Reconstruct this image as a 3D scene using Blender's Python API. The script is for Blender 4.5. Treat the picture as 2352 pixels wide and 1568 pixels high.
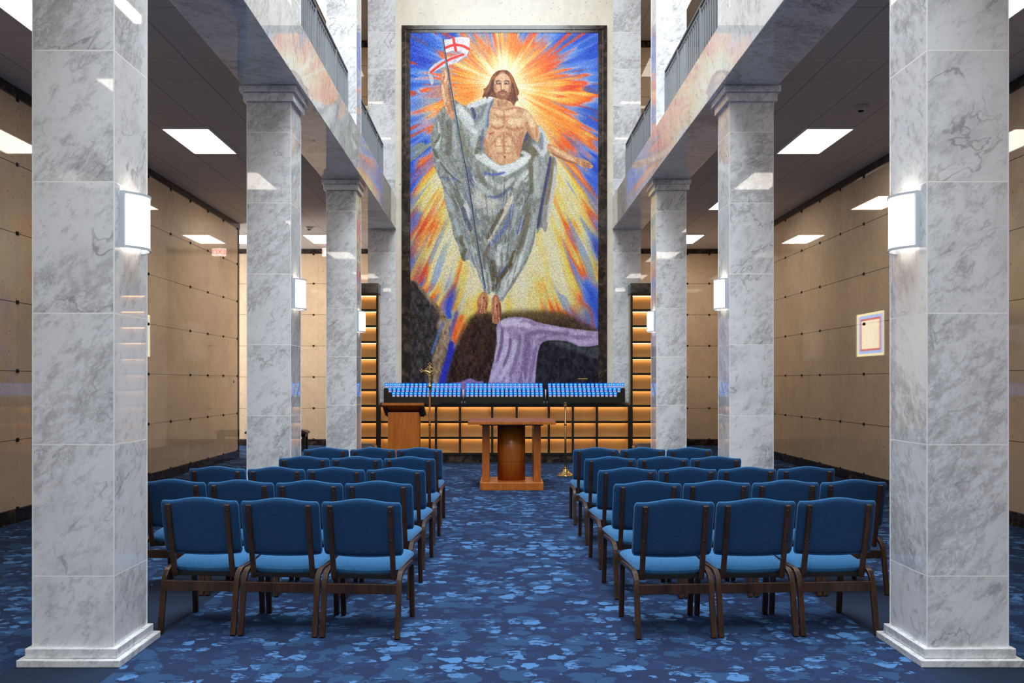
import bpy, bmesh, math, random
import numpy as np
from mathutils import Vector, Matrix
for o in list(bpy.data.objects): bpy.data.objects.remove(o, do_unlink=True)
SC = bpy.context.scene; COL = SC.collection
PI = math.pi
# ================================================================= camera, world, light, exposure
CX, EYE, F = -0.127, 1.60, 1985.0            # camera x, eye height, focal length in pixels of a 2352 wide frame
cam = bpy.data.objects.new('camera', bpy.data.cameras.new('camera')); COL.objects.link(cam)
cam.location = (CX, 0, EYE); cam.rotation_euler = (PI/2, 0, 0)
cam.data.sensor_fit = 'HORIZONTAL'; cam.data.sensor_width = 36; cam.data.lens = F/2352*36
cam.data.shift_x = 32/2352; cam.data.shift_y = 93/2352; cam.data.clip_start = .05; cam.data.clip_end = 200
SC.camera = cam
SC.view_settings.view_transform = 'Standard'; SC.view_settings.look = 'None'
SC.view_settings.gamma = 1; SC.view_settings.use_curve_mapping = False
SC.view_settings.exposure = 0.0
w = bpy.data.worlds.new('world'); SC.world = w; w.use_nodes = True
w.node_tree.nodes['Background'].inputs[0].default_value = (.62, .74, .95, 1)
w.node_tree.nodes['Background'].inputs[1].default_value = .5
def area(name, loc, rot, sx, sy, power, col, spread=PI):
    l = bpy.data.lights.new(name, 'AREA'); l.shape = 'RECTANGLE'; l.size = sx; l.size_y = sy; l.energy = power; l.color = col; l.spread = spread
    o = bpy.data.objects.new(name, l); COL.objects.link(o); o.location = loc; o.rotation_euler = rot; return o
# unseen area lamps added for nave top light and frontal fill; daylight through the side window of the left recess
area('nave_top_lamp', (0, 3.0, 12.9), (0, 0, 0), 4.0, 17.0, 2650, (.90, .96, 1.0))
area('frontal_fill', (0, -5.7, 5.6), (PI/2-.0, 0, PI), 4.2, 7.0, 1000, (.92, .97, 1.0))
area('recess_daylight', (-8.8, 20.05, 2.6), (0, -PI/2, 0), 3.6, 2.4, 230, (.95, .98, 1.0))

# ================================================================= helpers
class G:                                       # small node builder
    def __init__(s, name, rough=.5, metal=0., spec=.5):
        s.m = bpy.data.materials.new(name); s.m.use_nodes = True; s.t = s.m.node_tree; s.b = s.t.nodes['Principled BSDF']
        s.b.inputs['Roughness'].default_value = rough; s.b.inputs['Metallic'].default_value = metal
        s.b.inputs['Specular IOR Level'].default_value = spec
    def put(s, sock, v):
        if isinstance(v, bpy.types.NodeSocket): s.t.links.new(v, sock)
        else:
            if isinstance(v, (tuple, list)) and len(v) == 3 and sock.type == 'RGBA': v = (*v, 1)
            sock.default_value = v
    def n(s, t, ins=None, **pr):
        x = s.t.nodes.new(t)
        for k, v in pr.items(): setattr(x, k, v)
        for k, v in (ins or {}).items(): s.put(x.inputs[k], v)
        return x
    def M(s, op, a, b=0., c=0., clamp=False):
        return s.n('ShaderNodeMath', {0: a, 1: b, 2: c}, operation=op, use_clamp=clamp).outputs[0]
    def V(s, op, a, b=(0, 0, 0)):
        return s.n('ShaderNodeVectorMath', {0: a, 1: b}, operation=op).outputs[0]
    def mix(s, f, a, b, mode='MIX'):
        x = s.t.nodes.new('ShaderNodeMix'); x.data_type = 'RGBA'; x.blend_type = mode
        s.put(x.inputs[0], f); s.put(x.inputs[6], a); s.put(x.inputs[7], b); return x.outputs[2]
    def noise(s, v, sc, det=4., ro=.55, dist=0., out=0):
        return s.n('ShaderNodeTexNoise', {'Vector': v, 'Scale': sc, 'Detail': det, 'Roughness': ro, 'Distortion': dist}).outputs[out]
    def sm(s, v, a, b, lo=0., hi=1.):
        return s.n('ShaderNodeMapRange', {0: v, 1: a, 2: b, 3: lo, 4: hi}, interpolation_type='SMOOTHSTEP').outputs[0]
    def pos(s): return s.n('ShaderNodeNewGeometry').outputs['Position']
    def obj(s): return s.n('ShaderNodeTexCoord').outputs['Object']
    def xyz(s, v): return s.n('ShaderNodeSeparateXYZ', {0: v}).outputs
    def vec(s, x=0., y=0., z=0.): return s.n('ShaderNodeCombineXYZ', {0: x, 1: y, 2: z}).outputs[0]
    def col(s, c): s.put(s.b.inputs['Base Color'], c); return s
    def bump(s, h, st=.2, d=.01): s.put(s.b.inputs['Normal'], s.n('ShaderNodeBump', {'Height': h, 'Strength': st, 'Distance': d}).outputs[0])
def srgb(r, g, b):
    return tuple((c/255/12.92 if c/255 <= .04045 else ((c/255+.055)/1.055)**2.4) for c in (r, g, b))

def plain(name, c, rough=.5, metal=0., spec=.5):
    g = G(name, rough, metal, spec); g.col(c); return g.m
def marble(name, base=(.765, .785, .815), tile=.745, z0=.5, axis=2, rough=.025, joint=True, bright=1.):
    g = G(name, rough, 0, .55); p = g.pos(); nr = g.n('ShaderNodeNewGeometry').outputs['True Normal']
    q = g.xyz(p)[axis]; k = g.M('DIVIDE', g.M('SUBTRACT', q, z0), tile); idx = g.M('FLOOR', k)
    nx = g.xyz(nr)
    seed = g.vec(g.M('ADD', g.M('MULTIPLY', idx, 3.71), g.M('ROUND', g.M('MULTIPLY', nx[0], 2))), g.M('ROUND', g.M('MULTIPLY', nx[1], 3)), g.M('FLOOR', g.M('DIVIDE', g.xyz(p)[1], 3.9)))
    off = g.n('ShaderNodeTexWhiteNoise', {0: seed}, noise_dimensions='3D').outputs['Color']
    v = g.V('ADD', p, g.V('MULTIPLY', off, (40, 40, 40)))
    D = (.60, .52, .61); dt = g.n('ShaderNodeVectorMath', {0: v, 1: D}, operation='DOT_PRODUCT').outputs['Value']
    v = g.V('SUBTRACT', v, g.V('MULTIPLY', g.vec(dt, dt, dt), tuple(q*.72 for q in D)))
    warp = g.V('ADD', v, g.V('MULTIPLY', g.V('SUBTRACT', g.noise(v, 2.2, 5, .6, 0, 1), (.5, .5, .5)), (.22, .22, .22)))
    def vein(sc, wd, det=4):
        a = g.M('ABSOLUTE', g.M('SUBTRACT', g.noise(warp, sc, det, .6, .5), .5)); return g.sm(a, 0, wd, 1, 0)
    blot = g.noise(v, 1.3, 4, .6, .5); clus = g.noise(v, 2.4, 4, .55, .4); fine = g.noise(v, 30, 4, .65)
    st = g.noise(v, 17, 7, .74, .2); st2 = g.noise(warp, 5.5, 9, .72, .5)
    s1 = g.sm(g.M('ADD', st, g.M('MULTIPLY', g.M('SUBTRACT', blot, .50), .60)), .45, .66)
    s2 = g.sm(g.M('ADD', st2, g.M('MULTIPLY', g.M('SUBTRACT', clus, .5), .5)), .48, .74)
    v1 = g.M('MULTIPLY', vein(2.8, .020), g.sm(clus, .44, .66)); v2 = g.M('MULTIPLY', vein(8., .035), g.sm(blot, .42, .64))
    c = g.mix(g.sm(clus, .3, .7, 0, .28), base, tuple(b*.74 for b in base))
    c = g.mix(g.M('MULTIPLY', s2, .5), c, tuple(b*.50 for b in base))
    c = g.mix(g.M('MULTIPLY', s1, .72), c, tuple(b*.50 for b in base))
    c = g.mix(g.M('MULTIPLY', v2, .5), c, tuple(b*.38 for b in base))
    c = g.mix(g.M('MULTIPLY', v1, .75), c, tuple(b*.30 for b in base))
    c = g.mix(g.sm(fine, .3, .7, 0, .14), c, (.88, .89, .90))
    if joint:
        d = g.M('ABSOLUTE', g.M('SUBTRACT', g.M('FRACT', k), .5)); j = g.M('GREATER_THAN', d, .5-.0032/tile)
        c = g.mix(j, c, (.88, .88, .86)); g.put(g.b.inputs['Roughness'], g.M('ADD', g.M('MULTIPLY', j, .5), rough))
    g.col(c); return g.m
def cream(name, axis, z0=.155, tile=.785, off=9.87, pitch=.925, base=(.69, .535, .375), rough=.03, jz=True):
    g = G(name, rough, 0, .5); p = g.pos(); s = g.xyz(p)
    kz = g.M('DIVIDE', g.M('SUBTRACT', s[2], z0), tile); kh = g.M('DIVIDE', g.M('SUBTRACT', s[axis], off), pitch)
    pan = g.n('ShaderNodeTexWhiteNoise', {0: g.vec(g.M('FLOOR', kz), g.M('FLOOR', kh), 3)}, noise_dimensions='3D').outputs['Value']
    big = g.noise(p, 1.3, 5, .6, .5); mid = g.noise(g.n('ShaderNodeMapping', {'Vector': p, 'Rotation': (.5, .3, .4), 'Scale': (1, 1, .6)}).outputs[0], 9, 5, .6)
    vo = g.n('ShaderNodeTexVoronoi', {'Vector': g.V('ADD', p, g.V('MULTIPLY', g.noise(p, 14, 2, .5, 0, 1), (.08, .08, .08))), 'Scale': 12.}); d = vo.outputs['Distance']
    fl = g.M('MULTIPLY', g.sm(d, .07, .16, 1, 0), g.sm(g.noise(p, 3.2, 2), .40, .5))
    c = g.mix(g.sm(big, .3, .7, 0, 1), base, tuple(b*.84 for b in base)); c = g.mix(g.sm(mid, .4, .7, 0, .35), c, tuple(b*1.18 for b in base))
    c = g.mix(g.M('MULTIPLY', pan, .16), c, tuple(b*.72 for b in base)); c = g.mix(g.M('MULTIPLY', fl, .75), c, (.20, .12, .06))
    if jz:
        j1 = g.M('GREATER_THAN', g.M('ABSOLUTE', g.M('SUBTRACT', g.M('FRACT', kz), .5)), .5-.0045/tile)
        j2 = g.M('GREATER_THAN', g.M('ABSOLUTE', g.M('SUBTRACT', g.M('FRACT', kh), .5)), .5-.0022/pitch)
        c = g.mix(g.M('MULTIPLY', j2, .35), c, (.16, .10, .06)); c = g.mix(g.M('MULTIPLY', j1, .9), c, (.06, .04, .03))
    g.col(c); return g.m
def emperador(name='dark_emperador_marble'):
    g = G(name, .12, 0, .5); p = g.pos(); n1 = g.noise(p, 5, 6, .65, 1.2); n2 = g.noise(p, 11, 4, .6, 1.5)
    c = g.mix(g.sm(n1, .4, .7), (.014, .010, .008), (.075, .048, .032)); v = g.sm(g.M('ABSOLUTE', g.M('SUBTRACT', n2, .5)), 0, .03, 1, 0)
    c = g.mix(g.M('MULTIPLY', v, g.sm(n1, .5, .7, 0, .7)), c, (.26, .19, .14)); g.col(c); return g.m
def carpet():
    g = G('carpet_blue_leaf', .95, 0, .1); p = g.pos(); s = g.xyz(p)
    wob = g.V('MULTIPLY', g.V('SUBTRACT', g.noise(p, 9, 4, .6, 0, 1), (.5, .5, .5)), (.16, .10, 0))
    def blobs(sc, o, r0, cut):
        q = g.V('ADD', g.V('ADD', p, wob), (o, o*1.7, 0)); q = g.n('ShaderNodeMapping', {'Vector': q, 'Scale': (1, 1, 0)}).outputs[0]
        v = g.n('ShaderNodeTexVoronoi', {'Vector': q, 'Scale': sc, 'Randomness': 1.}, voronoi_dimensions='2D')
        rnd = g.xyz(v.outputs['Color']); thr = g.M('ADD', g.M('MULTIPLY', rnd[0], .3), r0)
        return g.M('MULTIPLY', g.sm(g.M('SUBTRACT', thr, v.outputs['Distance']), -.015, .02), g.M('GREATER_THAN', rnd[1], cut))
    rag = g.noise(g.n('ShaderNodeMapping', {'Vector': p, 'Scale': (1, 2.6, 1)}).outputs[0], 16, 5, .7); reg = g.noise(p, 1.9, 2, .5)
    c = g.mix(g.M('MAXIMUM', blobs(4.6, 0, .2, .30), g.M('MULTIPLY', blobs(6.5, 3, .2, .3), g.sm(rag, .46, .5))), srgb(15, 28, 64), srgb(29, 60, 98))
    c = g.mix(g.M('MULTIPLY', blobs(6., 7, .14, .55), g.sm(rag, .36, .42)), c, srgb(17, 36, 78))
    lt = g.M('MULTIPLY', g.M('MAXIMUM', blobs(6.4, 11, .13, .5), g.M('MULTIPLY', blobs(9, 17, .16, .45), g.sm(rag, .45, .5))), g.sm(g.M('ADD', reg, g.M('MULTIPLY', g.M('SUBTRACT', rag, .5), .5)), .48, .53))
    c = g.mix(lt, c, srgb(70, 116, 168))
    ax = g.M('ABSOLUTE', s[0]); band = g.M('MULTIPLY', g.M('GREATER_THAN', ax, 2.245), g.M('LESS_THAN', ax, 2.85)); band = g.M('MULTIPLY', band, g.M('LESS_THAN', s[1], 17.3))
    fr = g.M('MULTIPLY', g.M('GREATER_THAN', s[1], 16.75), g.M('LESS_THAN', ax, 2.85)); band = g.M('MAXIMUM', band, fr)
    c = g.mix(band, c, srgb(17, 25, 48))
    pile = g.noise(p, 330, 2, .6); c = g.mix(g.sm(pile, .3, .7, 0, .5), c, (0, 0, .004), 'MULTIPLY') if False else g.mix(g.sm(pile, .35, .75, .0, .16), c, (.25, .38, .6))
    g.col(c); g.bump(pile, .5, .006); return g.m
def tiles():
    g = G('ceiling_tile', .9, 0, .2); s = g.xyz(g.pos())
    def ln(v, o, w): return g.M('GREATER_THAN', g.M('ABSOLUTE', g.M('SUBTRACT', g.M('FRACT', g.M('DIVIDE', g.M('SUBTRACT', v, o), .61)), .5)), .5-w/.61)
    l = g.M('MAXIMUM', ln(s[0], 3.945, .010), ln(s[1], 11.39, .006)); sp = g.noise(g.pos(), 120, 2)
    c = g.mix(g.sm(sp, .6, .75, 0, .25), (.50, .46, .44), (.38, .35, .34)); g.col(g.mix(g.M('MULTIPLY', l, .55), c, (.2, .19, .19))); return g.m
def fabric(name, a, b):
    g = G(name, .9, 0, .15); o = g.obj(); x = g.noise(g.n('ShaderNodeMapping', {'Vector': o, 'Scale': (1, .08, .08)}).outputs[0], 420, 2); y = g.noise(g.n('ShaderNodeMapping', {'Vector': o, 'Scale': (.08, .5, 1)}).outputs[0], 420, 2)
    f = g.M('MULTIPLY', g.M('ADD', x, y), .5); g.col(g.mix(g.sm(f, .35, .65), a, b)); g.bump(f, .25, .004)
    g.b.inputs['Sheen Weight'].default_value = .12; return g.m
def wood(name, a, b, scale=(1, 1, .1), rough=.35, sc=34):
    g = G(name, rough, 0, .45); o = g.obj(); v = g.n('ShaderNodeMapping', {'Vector': o, 'Scale': scale}).outputs[0]
    n1 = g.noise(v, sc, 5, .6, .6); n2 = g.noise(v, sc*.25, 3, .5, 1.); g.col(g.mix(g.sm(g.M('ADD', g.M('MULTIPLY', n1, .6), g.M('MULTIPLY', n2, .4)), .35, .65), a, b)); g.bump(n1, .08, .003); return g.m
def emit(name, c, st):
    g = G(name); g.b.inputs['Base Color'].default_value = (*c, 1); g.b.inputs['Emission Color'].default_value = (*c, 1); g.b.inputs['Emission Strength'].default_value = st; return g.m
def thin_glass(name, tint=(1, 1, 1), refl=1.):
    g = G(name); t = g.n('ShaderNodeBsdfTransparent', {'Color': (*tint, 1)}); gl = g.n('ShaderNodeBsdfGlossy', {'Color': (1, 1, 1, 1), 'Roughness': .03})
    f = g.n('ShaderNodeFresnel', {'IOR': 1.45}).outputs[0]; mx = g.n('ShaderNodeMixShader', {0: g.M('MULTIPLY', f, refl), 1: t.outputs[0], 2: gl.outputs[0]})
    g.t.links.new(mx.outputs[0], g.t.nodes['Material Output'].inputs[0]); return g.m

MAT = dict(
    marble=marble('carrara_marble'), marble_flat=marble('carrara_marble_slab', joint=False, tile=3.9, z0=0, axis=1),
    bead=plain('white_grout', (.85, .86, .88), .4), cream_y=cream('cream_marble_side', 1), cream_x=cream('cream_marble_back', 0, off=-3.73),
    cream_day=cream('cream_marble_nave', 0, base=(.76, .70, .58), rough=.3, jz=False), emp=emperador(), carpet=carpet(), tile=tiles(),
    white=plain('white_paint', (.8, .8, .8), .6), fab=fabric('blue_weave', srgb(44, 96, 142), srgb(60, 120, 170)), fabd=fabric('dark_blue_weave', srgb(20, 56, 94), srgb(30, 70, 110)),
    walnut=wood('dark_walnut', srgb(34, 22, 14), srgb(74, 47, 29)), oak=wood('amber_veneer', srgb(160, 84, 24), srgb(186, 106, 38), rough=.3), oaktop=wood('red_brown_veneer', srgb(122, 66, 44), srgb(150, 86, 60), (.1, 1, 1), .5),
    black=plain('black_metal', (.012, .012, .013), .4, 0, .4), bronze=plain('dark_bronze', (.035, .030, .022), .35, .6), rail=plain('grey_rail_paint', srgb(126, 134, 142), .4, .2), railtop=plain('dark_rail_paint', srgb(70, 84, 96), .35, .3),
    knob=plain('bronze_rosette', (.02, .015, .01), .4, .5), gold=plain('brass', (.72, .50, .18), .22, 1.), golddark=plain('aged_brass', (.30, .20, .08), .35, 1.), nickel=plain('pewter_frame', (.60, .66, .72), .35, .3),
    panel=emit('ceiling_panel_light', (1, .91, .80), 11.), sconce=emit('sconce_glass', (1, .95, .88), 1.35), tan=plain('tan_niche_lining', srgb(206, 178, 130), .45), led=emit('warm_strip_light', (1, .60, .27), 11.),
    glass=thin_glass('niche_glass', (.96, .97, .94), .8), leather=plain('dark_brown_leather', (.030, .020, .020), .35), stainless=plain('screen', (.5, .5, .5), .3),
    flame=emit('flame_light', (.40, .80, 1.), 4.5), cupwhite=emit('frosted_cup', (.46, .50, .68), .26), exitred=emit('red_exit_letter', (1, .03, .02), 2.5), exitface=emit('white_exit_face', (1, .95, .92), 1.6), tape=plain('blue_tape', srgb(40, 90, 150), .6),
    pole=plain('dark_bronze_pole', (.16, .065, .025), .3, .9), sideglass=plain('pale_side_glass', (.50, .56, .52), .08), taper=plain('white_wax', (.8, .8, .8), .5), detector=plain('detector_plastic', (.45, .44, .42), .5), dark=plain('dark_slot', (.01, .01, .01), .8))
def blue_cup():
    g = G('blue_votive_glass'); z = g.xyz(g.obj())[2]; k = g.sm(g.M('ABSOLUTE', g.M('SUBTRACT', z, .076)), 0, .03, 1, 0)
    e = g.n('ShaderNodeEmission', {'Color': g.mix(k, (.003, .10, .85), (.05, .38, 1.)), 'Strength': 1.15}); t = g.n('ShaderNodeBsdfTransparent', {'Color': (.25, .55, 1, 1)}); gl = g.n('ShaderNodeBsdfGlossy', {'Roughness': .1})
    a = g.n('ShaderNodeMixShader', {0: .25, 1: e.outputs[0], 2: t.outputs[0]}); b = g.n('ShaderNodeMixShader', {0: .04, 1: a.outputs[0], 2: gl.outputs[0]}); g.t.links.new(b.outputs[0], g.t.nodes['Material Output'].inputs[0]); return g.m
MAT['bluecup'] = blue_cup()
def mosaic_mat():
    g = G('glass_tesserae', .32, 0, .16); a = g.n('ShaderNodeAttribute', attribute_name='tessera').outputs['Color']; v = g.n('ShaderNodeTexVoronoi', {'Vector': g.pos(), 'Scale': 75.})
    r = g.xyz(v.outputs['Color'])[0]; f = g.M('ADD', g.M('MULTIPLY', r, .36), .82); g.col(g.mix(1., a, g.vec(f, f, f), 'MULTIPLY'))
    nrm = g.V('NORMALIZE', g.V('ADD', g.n('ShaderNodeNewGeometry').outputs['Normal'], g.V('MULTIPLY', g.V('SUBTRACT', v.outputs['Color'], (.5, .5, .5)), (.16, .16, .16)))); g.put(g.b.inputs['Normal'], nrm); return g.m
MAT['mosaic'] = mosaic_mat()
def stained():
    g = G('stained_glass'); s = g.xyz(g.pos()); u, v = s[1], s[2]; ln = lambda e: g.M('GREATER_THAN', g.M('ABSOLUTE', g.M('SUBTRACT', g.M('FRACT', g.M('MULTIPLY', e, 9.)), .5)), .43)
    br = g.mix(g.M('MAXIMUM', ln(g.M('ADD', u, v)), ln(g.M('SUBTRACT', u, v))), (1, .9, .66), (.25, .16, .06))
    d = g.M('MAXIMUM', g.M('MULTIPLY', g.M('ABSOLUTE', g.M('SUBTRACT', u, 19.95)), 1/.72), g.M('MULTIPLY', g.M('ABSOLUTE', g.M('SUBTRACT', v, 2.7)), 1/.5))
    c = g.mix(g.M('GREATER_THAN', d, .66), br, (.5, .05, .06)); c = g.mix(g.M('GREATER_THAN', d, .75), c, (.25, .42, .8)); c = g.mix(g.M('GREATER_THAN', d, .88), c, (.8, .7, .4))
    e = g.n('ShaderNodeEmission', {'Color': c, 'Strength': 7.}); g.t.links.new(e.outputs[0], g.t.nodes['Material Output'].inputs[0]); return g.m
MAT['stained'] = stained()

class MB:                                      # mesh collector
    def __init__(s): s.v = []; s.f = []; s.sm = []
    def add(s, vs, fs, smooth=False):
        o = len(s.v); s.v += [tuple(v) for v in vs]; s.f += [tuple(i+o for i in f) for f in fs]; s.sm += [smooth]*len(fs); return s
    def box(s, x0, x1, y0, y1, z0, z1):
        return s.add([(x0, y0, z0), (x1, y0, z0), (x1, y1, z0), (x0, y1, z0), (x0, y0, z1), (x1, y0, z1), (x1, y1, z1), (x0, y1, z1)],
                     [(0, 3, 2, 1), (4, 5, 6, 7), (0, 1, 5, 4), (1, 2, 6, 5), (2, 3, 7, 6), (3, 0, 4, 7)])
    def hexa(s, p): return s.add(p, [(0, 3, 2, 1), (4, 5, 6, 7), (0, 1, 5, 4), (1, 2, 6, 5), (2, 3, 7, 6), (3, 0, 4, 7)])
    def lathe(s, pr, c=(0, 0, 0), n=24, caps=True, flute=0, nf=0):
        vs = []; fs = []
        for r, z in pr:
            for i in range(n):
                a = 2*PI*i/n; rr = r*(1+flute*math.cos(nf*a)); vs.append((c[0]+rr*math.cos(a), c[1]+rr*math.sin(a), c[2]+z))
        m = len(pr)
        for j in range(m-1):
            for i in range(n): fs.append((j*n+i, j*n+(i+1) % n, (j+1)*n+(i+1) % n, (j+1)*n+i))
        if caps: fs += [tuple(range(n-1, -1, -1)), tuple((m-1)*n+i for i in range(n))]
        return s.add(vs, fs, True)
    def tube(s, pts, r, n=8, closed=False):
        P = [Vector(p) for p in pts]; m = len(P); vs = []; fs = []; R = r if isinstance(r, (list, tuple)) else [r]*m; up = None
        for i, p in enumerate(P):
            t = (P[(i+1) % m]-P[i-1]) if closed else (P[min(i+1, m-1)]-P[max(i-1, 0)]); t.normalize()
            if up is None: up = Vector((0, 0, 1)) if abs(t.z) < .9 else Vector((0, 1, 0))
            a = t.cross(up).normalized(); b = a.cross(t).normalized(); up = b
            for k in range(n): q = 2*PI*k/n; vs.append(p+a*R[i]*math.cos(q)+b*R[i]*math.sin(q))
        for i in range(m if closed else m-1):
            for k in range(n): fs.append((i*n+k, i*n+(k+1) % n, ((i+1) % m)*n+(k+1) % n, ((i+1) % m)*n+k))
        if not closed: fs += [tuple(range(n-1, -1, -1)), tuple((m-1)*n+k for k in range(n))]
        return s.add(vs, fs, True)
    def strip(s, pts, wx, th):                 # flat bent wood: path in the yz plane, width along x
        m = len(pts); vs = []; fs = []
        for i, (x, y, z) in enumerate(pts):
            a = pts[max(i-1, 0)]; b = pts[min(i+1, m-1)]; ty, tz = b[1]-a[1], b[2]-a[2]; l = math.hypot(ty, tz); ny, nz = -tz/l*th/2, ty/l*th/2
            vs += [(x-wx/2, y-ny, z-nz), (x+wx/2, y-ny, z-nz), (x+wx/2, y+ny, z+nz), (x-wx/2, y+ny, z+nz)]
        for i in range(m-1):
            for k in range(4): fs.append((i*4+k, i*4+(k+1) % 4, i*4+4+(k+1) % 4, i*4+4+k))
        fs += [(3, 2, 1, 0), tuple((m-1)*4+k for k in range(4))]
        return s.add(vs, fs)
    def prism(s, pts, h0, h1, ax='z'):         # outline extruded along an axis
        n = len(pts)
        def P(a, b, h): return {'z': (a, b, h), 'y': (a, h, b), 'x': (h, a, b)}[ax]
        return s.add([P(a, b, h0) for a, b in pts]+[P(a, b, h1) for a, b in pts], [tuple(range(n)), tuple(range(2*n-1, n-1, -1))]+[(i, n+i, n+(i+1) % n, (i+1) % n) for i in range(n)])
    def mesh(s, name, mat):
        me = bpy.data.meshes.new(name); me.from_pydata(s.v, [], s.f); me.materials.append(mat)
        me.polygons.foreach_set('use_smooth', s.sm); bm = bmesh.new(); bm.from_mesh(me); bmesh.ops.recalc_face_normals(bm, faces=bm.faces); bm.to_mesh(me); bm.free(); me.update(); return me
    def obj(s, name, mat, parent=None, bevel=0, loc=None):
        o = bpy.data.objects.new(name, s.mesh(name, MAT[mat] if isinstance(mat, str) else mat)); COL.objects.link(o)
        if parent: o.parent = parent
        if loc: o.location = loc
        if bevel:
            b = o.modifiers.new('bevel', 'BEVEL'); b.width = bevel; b.segments = 2; b.limit_method = 'ANGLE'; b.angle_limit = .7
        return o
def tag(o, label=None, cat=None, group=None, kind=None):
    if label: o['label'] = label
    if cat: o['category'] = cat
    if group: o['group'] = group
    if kind: o['kind'] = kind
    return o
def thing(name, label, cat, loc=(0, 0, 0), rz=0, group=None):
    o = bpy.data.objects.new(name, None); COL.objects.link(o); o.location = loc; o.rotation_euler = (0, 0, rz); o.empty_display_size = .1
    return tag(o, label, cat, group)
def copy_tree(r, loc=None, rz=None, label=None, group=None, sx=1):
    c = r.copy(); COL.objects.link(c)
    if loc: c.location = loc
    if rz is not None: c.rotation_euler = (0, 0, rz)
    if label: c['label'] = label
    if group: c['group'] = group
    def rec(a, b):
        for ch in a.children:
            k = ch.copy(); COL.objects.link(k); k.parent = b; rec(ch, k)
    rec(r, c); return c
def struct(name, mb, mat, bevel=0): return tag(mb.obj(name, mat, None, bevel), None, None, None, 'structure')
ORD = ['first', 'second', 'third', 'fourth', 'fifth', 'sixth', 'seventh', 'eighth', 'ninth', 'tenth', 'eleventh', 'twelfth', 'thirteenth', 'fourteenth', 'fifteenth', 'sixteenth', 'seventeenth', 'eighteenth']
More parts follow.
